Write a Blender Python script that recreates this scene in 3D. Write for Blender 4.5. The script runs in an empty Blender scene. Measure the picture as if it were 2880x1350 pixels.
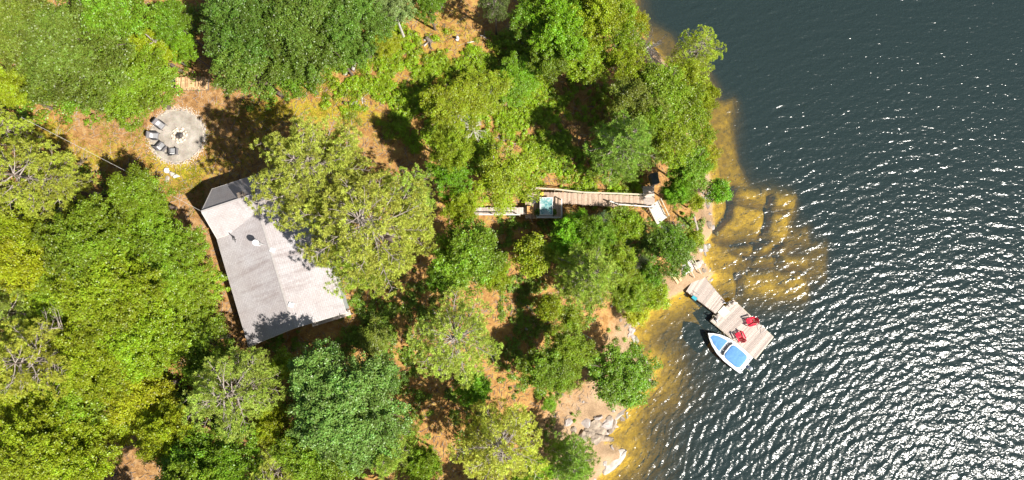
import bpy, math, random
import numpy as np
from mathutils import Vector, Matrix

scene = bpy.context.scene
COL = scene.collection
R = math.radians

# ------------------------------------------------------------------ camera, sky, sun, exposure
CAM_H = 65.0
TILT = R(5.0)
FPX = 1920.0                     # focal length in pixels of the 2880 px wide photograph
cam_d = bpy.data.cameras.new("camera")
cam = bpy.data.objects.new("camera", cam_d)
COL.objects.link(cam)
cam_d.sensor_width = 36.0
cam_d.lens = 36.0 * FPX / 2880.0
cam_d.clip_start = 0.5
cam_d.clip_end = 3000
cam.location = (0, 0, CAM_H)
cam.rotation_euler = (TILT, 0, 0)
scene.camera = cam

SUN_EL = R(50.0)
SH = np.array([0.87, -0.49]); SH = SH / np.linalg.norm(SH)
SUN_DIR = Vector((SH[0] * math.cos(SUN_EL), SH[1] * math.cos(SUN_EL), math.sin(SUN_EL)))
world = bpy.data.worlds.new("World")
scene.world = world
world.use_nodes = True
wn = world.node_tree.nodes
sky = wn.new("ShaderNodeTexSky")
sky.sky_type = 'NISHITA'
sky.sun_disc = False
sky.sun_elevation = SUN_EL
sky.sun_rotation = math.atan2(SUN_DIR.x, SUN_DIR.y)
world.node_tree.links.new(sky.outputs[0], wn["Background"].inputs[0])
wn["Background"].inputs[1].default_value = 0.055
sl = bpy.data.lights.new("sun", 'SUN')
sl.energy = 4.9
sl.angle = R(0.5)
sl.color = (1.0, 0.95, 0.87)
so = bpy.data.objects.new("sun", sl)
COL.objects.link(so)
so.rotation_euler = SUN_DIR.to_track_quat('Z', 'Y').to_euler()
scene.view_settings.view_transform = 'Standard'
scene.view_settings.look = 'None'
scene.view_settings.exposure = 0.80
scene.view_settings.gamma = 1.0
scene.cycles.max_bounces = 8
scene.cycles.transparent_max_bounces = 12
scene.cycles.sample_clamp_indirect = 4.0

# ------------------------------------------------------------------ helpers
rng = np.random.default_rng(7)
random.seed(7)


def ray(px, py):
    v = np.array([(px - 1440) / FPX, -(py - 675) / FPX, -1.0])
    c, s = math.cos(TILT), math.sin(TILT)
    return np.array([v[0], c * v[1] - s * v[2], s * v[1] + c * v[2]])


def P(px, py, z):
    """point at height z that the photograph shows at pixel (px, py) of 2880 x 1350"""
    d = ray(px, py)
    t = (CAM_H - z) / -d[2]
    return np.array([d[0] * t, d[1] * t, z])


K = 2880 / 2576.0


def PV(vx, vy, z):
    return P(vx * K, vy * K, z)


def tag(o, label=None, cat=None, group=None, kind=None):
    if label: o["label"] = label
    if cat: o["category"] = cat
    if group: o["group"] = group
    if kind: o["kind"] = kind
    return o


def empty(name, loc, rz=0.0):
    o = bpy.data.objects.new(name, None)
    o.empty_display_size = 0.3
    COL.objects.link(o)
    o.location = tuple(float(a) for a in loc)
    o.rotation_euler = (0, 0, rz)
    return o


def chain_loc(p):
    l = Vector((0, 0, 0))
    while p is not None:
        l += p.location
        p = p.parent
    return l


def mesh_np(name, v, f, mat=None, smooth=False):
    v = np.asarray(v, dtype=np.float32).reshape(-1, 3)
    f = np.asarray(f, dtype=np.int32)
    me = bpy.data.meshes.new(name)
    me.vertices.add(len(v))
    me.vertices.foreach_set("co", v.ravel())
    n, k = f.shape
    me.loops.add(n * k)
    me.loops.foreach_set("vertex_index", f.ravel())
    me.polygons.add(n)
    me.polygons.foreach_set("loop_start", np.arange(0, n * k, k, dtype=np.int32))
    me.polygons.foreach_set("loop_total", np.full(n, k, dtype=np.int32))
    if smooth:
        me.polygons.foreach_set("use_smooth", np.ones(n, dtype=bool))
    me.update(calc_edges=True)
    if mat: me.materials.append(mat)
    return me


def link(name, me, parent=None, loc=None):
    o = bpy.data.objects.new(name, me)
    COL.objects.link(o)
    if parent: o.parent = parent
    if loc is not None: o.location = tuple(float(a) for a in loc)
    return o


class MB:
    """collects boxes, tubes and free polygons; build() links them as one mesh object"""

    def __init__(self):
        self.v = []
        self.f = []
        self.uv = {}

    def pts(self, ps):
        b = len(self.v)
        for p in ps: self.v.append((float(p[0]), float(p[1]), float(p[2])))
        return b

    def hexa(self, bot, top):
        b = self.pts(list(bot) + list(top))
        n = len(bot)
        self.f.append(tuple(b + i for i in reversed(range(n))))
        self.f.append(tuple(b + n + i for i in range(n)))
        for i in range(n):
            j = (i + 1) % n
            self.f.append((b + i, b + j, b + n + j, b + n + i))
        return self

    def box(self, c, s, rz=0.0, rx=0.0, ry=0.0, M=None):
        hx, hy, hz = s[0] / 2, s[1] / 2, s[2] / 2
        if M is None:
            M = Matrix.Rotation(rz, 3, 'Z') @ Matrix.Rotation(ry, 3, 'Y') @ Matrix.Rotation(rx, 3, 'X')
        c = Vector([float(a) for a in c])
        q = [(-hx, -hy), (hx, -hy), (hx, hy), (-hx, hy)]
        self.hexa([c + M @ Vector((x, y, -hz)) for x, y in q], [c + M @ Vector((x, y, hz)) for x, y in q])
        return self

    def beam(self, a, b, w, h):
        a = Vector([float(x) for x in a]); b = Vector([float(x) for x in b])
        d = b - a
        L = d.length
        x = d.normalized()
        up = Vector((0, 0, 1)) if abs(x.z) < 0.95 else Vector((0, 1, 0))
        y = up.cross(x).normalized()
        z = x.cross(y)
        M = Matrix((x, y, z)).transposed()
        return self.box((a + b) / 2, (L, w, h), M=M)

    def tube(self, pts, rad, n=8, cap=True):
        pts = [Vector([float(x) for x in p]) for p in pts]
        if not hasattr(rad, '__len__'): rad = [rad] * len(pts)
        rad = [float(q) for q in rad]
        rings = []
        for i, p in enumerate(pts):
            d = (pts[min(i + 1, len(pts) - 1)] - pts[max(i - 1, 0)]).normalized()
            up = Vector((0, 0, 1)) if abs(d.z) < 0.9 else Vector((1, 0, 0))
            x = up.cross(d).normalized(); y = d.cross(x)
            rings.append(self.pts([p + rad[i] * (math.cos(2 * math.pi * k / n) * x + math.sin(2 * math.pi * k / n) * y) for k in range(n)]))
        for a, b in zip(rings, rings[1:]):
            for k in range(n):
                j = (k + 1) % n
                self.f.append((a + k, a + j, b + j, b + k))
        if cap:
            self.f.append(tuple(rings[0] + k for k in reversed(range(n))))
            self.f.append(tuple(rings[-1] + k for k in range(n)))
        return self

    def prism(self, outline, z0, z1):
        return self.hexa([(x, y, z0) for x, y in outline], [(x, y, z1) for x, y in outline])

    def build(self, name, mat, parent=None, loc=None, worldspace=True, smooth=False, bevel=0.0):
        me = bpy.data.meshes.new(name)
        off = Vector((0, 0, 0))
        if worldspace:
            if parent: off = off + chain_loc(parent)
            if loc is not None: off = off + Vector([float(a) for a in loc])
        me.from_pydata([tuple(Vector(p) - off) for p in self.v], [], self.f)
        if smooth:
            me.polygons.foreach_set("use_smooth", [True] * len(me.polygons))
        me.update()
        me.materials.append(mat)
        o = link(name, me, parent, loc)
        if bevel:
            m = o.modifiers.new("bevel", 'BEVEL'); m.width = bevel; m.segments = 2; m.limit_method = 'ANGLE'
        return o


def blob(n_sub, scale, seed, rough=0.25):
    """rounded irregular stone: vertices and triangles"""
    import bmesh
    bm = bmesh.new()
    bmesh.ops.create_icosphere(bm, subdivisions=n_sub, radius=1)
    v = np.array([p.co[:] for p in bm.verts])
    f = [[q.index for q in p.verts] for p in bm.faces]
    bm.free()
    r = np.random.default_rng(seed)
    d = np.zeros(len(v))
    for k in range(7):
        w = r.normal(size=3) * (1.2 + k * 0.6)
        d += np.sin(v @ w + r.uniform(0, 6.28)) * rough / (1 + k * 0.5)
    if n_sub >= 5:
        for k in range(26):
            w = r.normal(size=3) * (5 + k * .5)
            d += np.abs(np.sin(v @ w + r.uniform(0, 6.28))) * .045
    v = v * (1 + d)[:, None]
    for k in range(10):
        nrm = r.normal(size=3); nrm[2] = abs(nrm[2]); nrm /= np.linalg.norm(nrm)
        lim = r.uniform(0.48, 0.85)
        t = v @ nrm
        v = v - np.maximum(t - lim, 0)[:, None] * nrm
    return v * np.array(scale), np.array(f)


# ------------------------------------------------------------------ materials
def new_mat(name):
    m = bpy.data.materials.new(name)
    m.use_nodes = True
    nt = m.node_tree
    return m, nt, nt.nodes["Principled BSDF"]


def N(nt, typ, **kw):
    n = nt.nodes.new(typ)
    for k, v in kw.items(): setattr(n, k, v)
    return n


def noise(nt, scale, detail=4, rough=0.6, coord=None, dist=0.0):
    n = N(nt, "ShaderNodeTexNoise")
    n.inputs["Scale"].default_value = scale
    n.inputs["Detail"].default_value = detail
    n.inputs["Roughness"].default_value = rough
    n.inputs["Distortion"].default_value = dist
    if coord is not None: nt.links.new(coord, n.inputs["Vector"])
    return n.outputs["Fac"]


def ramp(nt, fac, stops):
    n = N(nt, "ShaderNodeValToRGB")
    e = n.color_ramp.elements
    while len(e) < len(stops): e.new(0.5)
    for i, (p, c) in enumerate(stops):
        e[i].position = p
        e[i].color = (*c, 1) if len(c) == 3 else c
    nt.links.new(fac, n.inputs[0])
    return n.outputs[0]


def mixc(nt, fac, a, b, mode='MIX'):
    n = N(nt, "ShaderNodeMix", data_type='RGBA', blend_type=mode)
    if hasattr(fac, 'links'): nt.links.new(fac, n.inputs[0])
    else: n.inputs[0].default_value = fac
    for s, i in ((a, 6), (b, 7)):
        if hasattr(s, 'links'): nt.links.new(s, n.inputs[i])
        else: n.inputs[i].default_value = (*s, 1)
    return n.outputs[2]


def mth(nt, op, a, b=None, clamp=False):
    n = N(nt, "ShaderNodeMath", operation=op, use_clamp=clamp)
    for s, i in ((a, 0), (b, 1)):
        if s is None: continue
        if hasattr(s, 'links'): nt.links.new(s, n.inputs[i])
        else: n.inputs[i].default_value = s
    return n.outputs[0]


def bump(nt, h, strength, dist, bsdf):
    b = N(nt, "ShaderNodeBump")
    b.inputs["Strength"].default_value = strength
    b.inputs["Distance"].default_value = dist
    nt.links.new(h, b.inputs["Height"])
    nt.links.new(b.outputs[0], bsdf.inputs["Normal"])


def geo(nt):
    return N(nt, "ShaderNodeNewGeometry")


def simple(name, c1, c2, scale=6.0, rough=0.7, bmp=0.3, bdist=0.02, spec=0.3, island=0.0, stretch=None, metal=0.0):
    """two-tone weathered material; island > 0 varies each loose piece (board, log)"""
    m, nt, b = new_mat(name)
    tc = N(nt, "ShaderNodeTexCoord")
    co = tc.outputs["Object"]
    if stretch:
        mp = N(nt, "ShaderNodeMapping")
        mp.inputs["Scale"].default_value = stretch
        nt.links.new(co, mp.inputs[0]); co = mp.outputs[0]
    f = noise(nt, scale, 5, 0.65, co)
    col = ramp(nt, f, [(0.3, c1), (0.7, c2)])
    if island:
        g = geo(nt)
        v = mth(nt, 'ADD', mth(nt, 'MULTIPLY', g.outputs["Random Per Island"], 2 * island), 1 - island)
        col = mixc(nt, 1.0, col, v, 'MULTIPLY')
    nt.links.new(col, b.inputs["Base Color"])
    b.inputs["Roughness"].default_value = rough
    b.inputs["Specular IOR Level"].default_value = spec
    b.inputs["Metallic"].default_value = metal
    if bmp: bump(nt, noise(nt, scale * 4, 4, 0.6, co), bmp, bdist, b)
    return m


M = {}
M['deck'] = simple('weathered_deck_wood', (.42, .34, .29), (.60, .52, .46), 9, .85, .3, .01, .2, .22)
M['deck_warm'] = simple('warm_boardwalk_wood', (.34, .235, .165), (.52, .40, .31), 8, .85, .3, .01, .2, .30)
M['rail'] = simple('pale_rail_wood', (.52, .49, .46), (.68, .65, .61), 10, .7, .2, .01, .3, .1)
M['rail_old'] = simple('old_rail_wood', (.42, .36, .26), (.58, .52, .40), 10, .8, .2, .01, .2, .1)
M['post'] = simple('dark_post_wood', (.13, .10, .08), (.22, .18, .14), 8, .9)
M['dark'] = simple('charcoal_plastic', (.030, .030, .032), (.055, .053, .055), 12, .6)
M['wicker'] = simple('grey_wicker', (.16, .15, .16), (.24, .225, .235), 50, .8, .5, .01)
M['cushion'] = simple('white_cushion_cloth', (.72, .70, .68), (.82, .80, .78), 14, .9)
M['red'] = simple('red_chair_plastic', (.66, .008, .035), (.76, .014, .05), 8, .7, .1, .01, .2)
M['white_gel'] = simple('white_gelcoat', (.76, .77, .78), (.84, .84, .84), 5, .25, 0, .01, .5)
M['blue'] = simple('blue_boat_cover', (.10, .25, .50), (.14, .31, .57), 5, .85, .4, .02, .2)
M['seat'] = simple('grey_vinyl', (.25, .25, .26), (.35, .35, .36), 20, .6)
M['metal'] = simple('brushed_metal', (.45, .46, .47), (.62, .63, .64), 12, .35, .1, .01, .5, metal=.6)
M['greyplastic'] = simple('grey_motor_cowl', (.38, .42, .44), (.55, .58, .60), 8, .4, .1, .01, .5)
M['mat_beige'] = simple('beige_board', (.62, .56, .44), (.72, .66, .54), 12, .9)
M['teal'] = simple('teal_plastic', (.02, .28, .36), (.04, .36, .44), 8, .5)
M['yellow'] = simple('yellow_plastic', (.75, .50, .06), (.82, .60, .10), 8, .5)
M['orange'] = simple('fresh_orange_wood', (.62, .30, .10), (.75, .42, .18), 10, .8)
M['split'] = simple('split_firewood', (.42, .25, .12), (.72, .52, .30), 7, .9, .4, .02, .2, .35)
M['bark'] = simple('grey_brown_bark', (.10, .075, .06), (.22, .17, .14), 7, .95, .6, .03)
M['branch'] = simple('sunbleached_branch', (.26, .21, .18), (.46, .40, .36), 6, .9, .3, .02)
M['dead'] = simple('bleached_deadwood', (.50, .45, .42), (.72, .68, .64), 5, .9, .4, .02)
M['birch'] = simple('pale_birch_bark', (.42, .38, .35), (.66, .63, .60), 5, .8, .3, .02)
M['rock'] = simple('grey_shore_rock', (.26, .22, .20), (.52, .46, .42), 1.6, .9, .6, .06)
M['rock_pale'] = simple('pale_rock', (.36, .32, .28), (.56, .51, .45), 2.2, .9, .5, .05)
M['rock_white'] = simple('white_rock', (.54, .51, .48), (.72, .69, .66), 3, .9, .4, .04)
M['rock_brown'] = simple('rough_brown_ledge', (.15, .12, .10), (.46, .37, .28), 2.6, .95, .9, .08)
M['stone_fire'] = simple('tan_fire_stone', (.46, .38, .30), (.66, .58, .48), 5, .9, .5, .03, .2, .15)
M['ash'] = simple('charred_ash', (.03, .027, .025), (.16, .14, .13), 7, 1, .5, .03)
M['wall'] = simple('blue_grey_siding', (.36, .38, .39), (.48, .50, .51), 4, .7)
M['trim'] = simple('white_trim', (.68, .68, .67), (.8, .8, .79), 6, .6)
M['glass'] = simple('dark_window_glass', (.02, .025, .03), (.04, .05, .06), 3, .08, 0, .01, .6)
M['brick'] = simple('chimney_brick', (.16, .10, .08), (.42, .34, .30), 12, .9)
M['capshingle'] = simple('ridge_shingle', (.34, .31, .30), (.44, .41, .39), 5, .9)
M['smoke'] = simple('smoky_acrylic', (.16, .18, .20), (.26, .28, .30), 4, .15, 0, .01, .6)
M['soil'] = simple('potting_leaves', (.06, .10, .02), (.14, .20, .04), 20, .9)
M['slate'] = simple('dark_slate_boards', (.085, .09, .10), (.16, .165, .18), 9, .7)


def gravel_mat():
    m, nt, b = new_mat('grey_tan_gravel')
    tc = N(nt, "ShaderNodeTexCoord"); co = tc.outputs["Object"]
    big = noise(nt, 1.1, 4, .6, co)
    c = ramp(nt, big, [(.3, (.24, .17, .105)), (.5, (.37, .295, .20)), (.7, (.47, .40, .30))])
    vo = N(nt, "ShaderNodeTexVoronoi"); vo.inputs["Scale"].default_value = 16
    nt.links.new(co, vo.inputs["Vector"])
    c = mixc(nt, .12, c, vo.outputs["Color"], 'OVERLAY')
    hs = N(nt, "ShaderNodeHueSaturation"); hs.inputs["Saturation"].default_value = .55
    nt.links.new(c, hs.inputs["Color"])
    nt.links.new(hs.outputs[0], b.inputs["Base Color"])
    b.inputs["Roughness"].default_value = .95
    bump(nt, vo.outputs["Distance"], .5, .03, b)
    return m


M['gravel'] = gravel_mat()


def roof_mat():
    m, nt, b = new_mat('weathered_asphalt_shingle')
    tc = N(nt, "ShaderNodeTexCoord"); uv = tc.outputs["UV"]
    br = N(nt, "ShaderNodeTexBrick")
    br.inputs["Scale"].default_value = 1.0
    br.inputs["Brick Width"].default_value = .34
    br.inputs["Row Height"].default_value = .16
    br.inputs["Mortar Size"].default_value = .016
    br.inputs["Color1"].default_value = (.415, .40, .41, 1)
    br.inputs["Color2"].default_value = (.47, .455, .465, 1)
    br.inputs["Mortar"].default_value = (.36, .34, .345, 1)
    nt.links.new(uv, br.inputs["Vector"])
    # stains run down the slope (v)
    mp = N(nt, "ShaderNodeMapping"); mp.inputs["Scale"].default_value = (1.3, .22, 1)
    nt.links.new(uv, mp.inputs[0])
    st = ramp(nt, noise(nt, 1.1, 5, .6, mp.outputs[0]), [(.52, (1, 1, 1)), (.76, (.66, .60, .58))])
    c = mixc(nt, 1, br.outputs["Color"], st, 'MULTIPLY')
    sp = ramp(nt, noise(nt, 9, 4, .7, uv), [(.35, (.86, .83, .82)), (.65, (1.08, 1.07, 1.06))])
    c = mixc(nt, 1, c, sp, 'MULTIPLY')
    bl = ramp(nt, noise(nt, .5, 3, .5, uv), [(.35, (.92, .88, .86)), (.65, (1.05, 1.05, 1.05))])
    c = mixc(nt, 1, c, bl, 'MULTIPLY')
    nt.links.new(c, b.inputs["Base Color"])
    b.inputs["Roughness"].default_value = .9
    bump(nt, br.outputs["Fac"], -.25, .015, b)
    return m


M['roof'] = roof_mat()


def tarp_mat():
    m, nt, b = new_mat('mottled_teal_glass')
    tc = N(nt, "ShaderNodeTexCoord")
    f = noise(nt, 2.2, 5, .65, tc.outputs["Object"], .8)
    nt.links.new(ramp(nt, f, [(.36, (.06, .20, .22)), (.47, (.16, .34, .34)), (.60, (.44, .52, .49))]), b.inputs["Base Color"])
    b.inputs["Roughness"].default_value = .18
    b.inputs["Specular IOR Level"].default_value = .6
    return m


M['tabletop'] = tarp_mat()


def leaf_mat(name, transl=.4, rough=.5, spec=.35, hue=.035):
    m, nt, b = new_mat(name)
    oi = N(nt, "ShaderNodeObjectInfo")
    g = geo(nt)
    at = N(nt, "ShaderNodeAttribute", attribute_name="tint")
    rnd = g.outputs["Random Per Island"]
    hs = N(nt, "ShaderNodeHueSaturation")
    nt.links.new(oi.outputs["Color"], hs.inputs["Color"])
    h = mth(nt, 'ADD', .5 - hue / 2 - .012, mth(nt, 'ADD', mth(nt, 'MULTIPLY', rnd, hue), mth(nt, 'MULTIPLY', at.outputs["Fac"], .03)))
    nt.links.new(h, hs.inputs["Hue"])
    v = mth(nt, 'ADD', mth(nt, 'MULTIPLY', rnd, .55), mth(nt, 'MULTIPLY', at.outputs["Fac"], .85))
    v = mth(nt, 'ADD', v, .34)
    nt.links.new(v, hs.inputs["Value"])
    nt.links.new(hs.outputs[0], b.inputs["Base Color"])
    b.inputs["Roughness"].default_value = rough
    b.inputs["Specular IOR Level"].default_value = spec
    tr = N(nt, "ShaderNodeBsdfTranslucent")
    c2 = mixc(nt, 1, hs.outputs[0], (1.25, 1.1, .5), 'MULTIPLY')
    nt.links.new(c2, tr.inputs[0])
    mx = N(nt, "ShaderNodeMixShader"); mx.inputs[0].default_value = transl
    nt.links.new(b.outputs[0], mx.inputs[1]); nt.links.new(tr.outputs[0], mx.inputs[2])
    nt.links.new(mx.outputs[0], nt.nodes["Material Output"].inputs[0])
    return m


M['leaf'] = leaf_mat('broadleaf_foliage', .24, .42, .45)
M['needle'] = leaf_mat('pine_needles', .25, .5, .35)

# ------------------------------------------------------------------ terrain
SHORE = [(1560, -400), (1565, -120), (1572, 0), (1598, 70), (1640, 122), (1690, 172), (1738, 225), (1768, 290), (1765, 345), (1772, 400),
         (1795, 460), (1792, 520), (1800, 575), (1772, 612), (1768, 655), (1796, 690), (1775, 712), (1722, 732), (1680, 752), (1630, 775),
         (1602, 808), (1588, 845), (1600, 885), (1636, 915), (1640, 960), (1604, 985), (1586, 1003), (1569, 1035), (1546, 1070),
         (1524, 1086), (1528, 1108), (1572, 1137), (1552, 1158), (1524, 1176), (1498, 1208), (1470, 1290), (1440, 1500)]
SHW = np.array([PV(x, y, 0)[:2] for x, y in SHORE])
SHW = np.vstack([[SHW[0, 0] - 20, 400], SHW, [SHW[-1, 0] - 20, -400]])


def seg_dist(x, y, poly, closed=False):
    d = np.full(x.shape, 1e9)
    n = len(poly)
    for i in range(n if closed else n - 1):
        a = poly[i]; b = poly[(i + 1) % n]
        ab = b - a
        t = np.clip(((x - a[0]) * ab[0] + (y - a[1]) * ab[1]) / (ab @ ab), 0, 1)
        d = np.minimum(d, np.hypot(x - a[0] - t * ab[0], y - a[1] - t * ab[1]))
    return d


def inside(x, y, poly):
    c = np.zeros(x.shape, bool)
    n = len(poly)
    for i in range(n):
        x0, y0 = poly[i]; x1, y1 = poly[(i + 1) % n]
        if y0 == y1: continue
        k = ((y0 > y) != (y1 > y)) & (x < (x1 - x0) * (y - y0) / (y1 - y0) + x0)
        c ^= k
    return c


LAND = np.vstack([SHW, [[-900, -400], [-900, 400]]])


def shore_d(x, y):
    d = seg_dist(x, y, SHW)
    return np.where(inside(x, y, LAND), d, -d)


_nw = [(np.random.default_rng(50 + k).normal(size=2), np.random.default_rng(90 + k).uniform(0, 6.28)) for k in range(40)]


def fnoise(x, y, f, k0=0, n=6):
    s = 0
    for k in range(n):
        w, p = _nw[(k0 + k) % 40]
        w = w / np.linalg.norm(w) * f * (0.7 + 0.17 * k)
        s = s + np.sin(x * w[0] + y * w[1] + p + 1.3 * np.sin(x * w[1] * .6 - y * w[0] * .5 + p * 2))
    return s / n


SHELF = [  # amber rock slabs under water: outline in photo coordinates, depth
    ([(1740, 440), (1860, 462), (1935, 470), (2008, 492), (1996, 560), (1985, 612), (1920, 600), (1740, 590)], -.42),
    ([(1740, 590), (1985, 615), (1960, 655), (1900, 662), (1820, 660), (1780, 700)], -.5),
    ([(1900, 640), (2038, 645), (2036, 676), (1905, 670)], -.42),
    ([(1770, 680), (2036, 682), (2040, 738), (1960, 752), (1860, 735), (1800, 720)], -.5),
    ([(1990, 570), (2050, 572), (2052, 606), (1990, 606)], -1.15),
    ([(2040, 606), (2098, 612), (2100, 690), (2045, 700)], -1.25),
    ([(1740, 235), (1855, 238), (1852, 300), (1862, 400), (1900, 462), (1740, 470)], -.85),
    ([(1560, -30), (1700, 60), (1730, 120), (1790, 150), (1840, 235), (1740, 235), (1600, 100)], -1.7),
]
CRACKS = [[(1845, 628), (1880, 640), (1903, 670), (1955, 664), (2036, 680)], [(1962, 640), (1972, 668)], [(1985, 606), (1940, 640), (1890, 645)], [(1840, 500), (1900, 512), (1990, 530)],
          [(1905, 640), (1935, 560), (1945, 490)], [(1800, 600), (1850, 612), (1940, 602)], [(1860, 690), (1870, 735)], [(1850, 470), (1835, 540), (1800, 580)]]
CRACKSW = [np.array([PV(a, b, 0)[:2] for a, b in pl]) for pl in CRACKS]
SHELFW = [(np.array([PV(a, b, 0)[:2] for a, b in pl]), z) for pl, z in SHELF]


def height(x, y):
    x = np.asarray(x, float); y = np.asarray(y, float)
    d = shore_d(x, y)
    dd = d + .35 * fnoise(x, y, 1.6, 3) + .12 * fnoise(x, y, 5.0, 9)
    dd = np.where(np.abs(d) > .05, dd, d)
    up = np.clip(dd, 0, None)
    land = 6.9 * (1 - np.exp(-up / 11.0)) + .35 * np.clip(up, 0, .7)
    land = land + .18 * fnoise(x, y, .55, 12) * np.clip(up / 3, 0, 1) * np.clip(1.3 - up / 26, .15, 1)
    land = land + (.13 * fnoise(x, y, 2.4, 20) + .05 * fnoise(x, y, 7.0, 30)) * np.clip(up / 1.5, 0, 1) * np.clip(1.2 - up / 12, 0, 1)
    dn = np.clip(-dd, 0, None)
    south = np.clip((1 - y) / 4, 0, 1)
    north = np.clip((y - 12) / 8, 0, 1)
    slope = (.55 + .5 * north) * (1 - south) + .50 * south
    bed = -slope * dn ** 1.12 + .22 * fnoise(x, y, 1.1, 5) * np.clip(dn / 2, 0, 1)
    xo, yo = x, y
    x = x + .30 * fnoise(x, y, .9, 7) + .10 * fnoise(x, y, 5, 15); y = y + .30 * fnoise(x, y, .9, 19) + .10 * fnoise(x, y, 5, 25)
    for pl, z in SHELFW:
        ins = inside(x, y, pl)
        e = seg_dist(x, y, pl, True)
        sh = np.where(ins, z + .16 * fnoise(x, y, 1.5, 17) + .06 * fnoise(x, y, 5, 22) - .55 * np.exp(-e / .5) - .02 * np.clip(dn - 3.5, 0, 9), z - e * 1.5 - .55)
        bed = np.where(dn > 0, np.maximum(bed, np.minimum(sh, -.12 * np.clip(dn, 0, 3))), bed)
    for pl in CRACKSW:
        e = seg_dist(xo, yo, pl)
        bed = bed - 1.1 * np.exp(-(e / .30) ** 2) * (bed > -1.6)
    bed = np.maximum(bed, -7.5)
    return np.where(dd > 0, land, bed)


def gz(x, y):
    return float(height(np.array([x]), np.array([y]))[0])


def PG(px, py, up=0.0):
    """ground point (plus up) seen at photo pixel"""
    z = 5.0
    for _ in range(14):
        p = P(px, py, z)
        z = .5 * z + .5 * (max(gz(p[0], p[1]), 0) + up)
    return np.array([p[0], p[1], z])


def PGV(vx, vy, up=0.0):
    return PG(vx * K, vy * K, up)


def axis(a, b, step, far):
    inner = np.arange(a, b + 1e-6, step)
    g = []
    s = step; p = b
    while p < far:
        s *= 1.25; p += s; g.append(p)
    h = []
    s = step; p = a
    while p > -far:
        s *= 1.25; p -= s; h.append(p)
    return np.array(h[::-1] + list(inner) + g)


def grid(xs, ys):
    X, Y = np.meshgrid(xs, ys)
    nx, ny = len(xs), len(ys)
    i = np.arange(ny - 1)[:, None] * nx + np.arange(nx - 1)[None, :]
    F = np.stack([i, i + 1, i + nx + 1, i + nx], -1).reshape(-1, 4)
    return X.ravel(), Y.ravel(), F


LAWN = [(90, 265), (230, 300), (330, 330), (420, 300), (520, 240), (640, 230), (800, 230), (960, 250), (1000, 330), (700, 330), (640, 440), (520, 470),
        (470, 520), (400, 470), (330, 420), (200, 470), (60, 350)]
BARE = [  # bare reddish soil / needle litter patches (centre, radius in photo units), weight of bareness
    (505, 590, 60), (470, 520, 45), (620, 800, 60), (230, 320, 70), (360, 340, 55), (480, 250, 70), (560, 330, 80), (640, 1100, 90), (300, 1140, 110)]


def ground_material():
    m, nt, b = new_mat('forest_ground')
    g = geo(nt)
    co = g.outputs["Position"]
    at = N(nt, "ShaderNodeAttribute", attribute_name="zone")
    sep = N(nt, "ShaderNodeSeparateColor"); nt.links.new(at.outputs["Color"], sep.inputs[0])
    grass_w, rock_w, wet_w = sep.outputs[0], sep.outputs[1], sep.outputs[2]
    n1 = noise(nt, .55, 5, .6, co); n2 = noise(nt, 2.2, 5, .65, co); n3 = noise(nt, 9, 4, .7, co); n4 = noise(nt, 28, 3, .7, co)
    litter = ramp(nt, n2, [(.28, (.20, .105, .04)), (.5, (.40, .225, .088)), (.72, (.54, .37, .19))])
    litter = mixc(nt, 1, litter, ramp(nt, n3, [(.3, (.66, .62, .60)), (.7, (1.22, 1.2, 1.18))]), 'MULTIPLY')
    twig = ramp(nt, n4, [(.62, (0, 0, 0)), (.72, (1, 1, 1))])
    litter = mixc(nt, mth(nt, 'MULTIPLY', twig, .35), litter, (.55, .45, .36))
    litter = mixc(nt, mth(nt, 'MULTIPLY', grass_w, .75), litter, ramp(nt, n2, [(.3, (.38, .175, .035)), (.7, (.56, .31, .08))]))
    grass = ramp(nt, n3, [(.3, (.24, .22, .012)), (.55, (.42, .35, .025)), (.75, (.56, .40, .07))])
    gm = mth(nt, 'SUBTRACT', mth(nt, 'ADD', mth(nt, 'MULTIPLY', n2, 1.3), mth(nt, 'MULTIPLY', n3, .9)), 1.1)
    gm = mth(nt, 'ADD', mth(nt, 'MULTIPLY', gm, 3.0), mth(nt, 'MULTIPLY', mth(nt, 'SUBTRACT', grass_w, .5), 3.2))
    gm = mth(nt, 'MULTIPLY', mth(nt, 'ADD', gm, .35, clamp=True), .9)
    c = mixc(nt, gm, litter, grass)
    rock = ramp(nt, mth(nt, 'ADD', mth(nt, 'MULTIPLY', n1, .5), mth(nt, 'MULTIPLY', n3, .5)),
                [(.3, (.17, .115, .07)), (.46, (.36, .24, .14)), (.62, (.50, .35, .215))])
    rock = mixc(nt, mth(nt, 'MULTIPLY', twig, .3), rock, (.25, .2, .17))
    rm = mth(nt, 'ADD', mth(nt, 'MULTIPLY', mth(nt, 'SUBTRACT', rock_w, .5), 2.4), mth(nt, 'ADD', mth(nt, 'MULTIPLY', n2, 1.6), -.3), clamp=True)
    rm = mth(nt, 'MULTIPLY', rm, mth(nt, 'GREATER_THAN', rock_w, .02))
    c = mixc(nt, rm, c, rock)
    bed = ramp(nt, mth(nt, 'ADD', mth(nt, 'MULTIPLY', n2, .6), mth(nt, 'MULTIPLY', n3, .4)),
               [(.28, (.20, .12, .012)), (.42, (.52, .32, .018)), (.56, (.82, .53, .03)), (.72, (.92, .66, .10))])
    bed = mixc(nt, 1, bed, ramp(nt, noise(nt, .5, 4, .6, co, 1.5), [(.34, (.62, .60, .55)), (.6, (1.03, 1.03, 1.03))]), 'MULTIPLY')
    c = mixc(nt, wet_w, c, bed)
    nt.links.new(c, b.inputs["Base Color"])
    b.inputs["Roughness"].default_value = .95
    b.inputs["Specular IOR Level"].default_value = .15
    bump(nt, mth(nt, 'ADD', mth(nt, 'MULTIPLY', n3, .6), mth(nt, 'MULTIPLY', n4, .4)), .9, .12, b)
    return m


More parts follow.
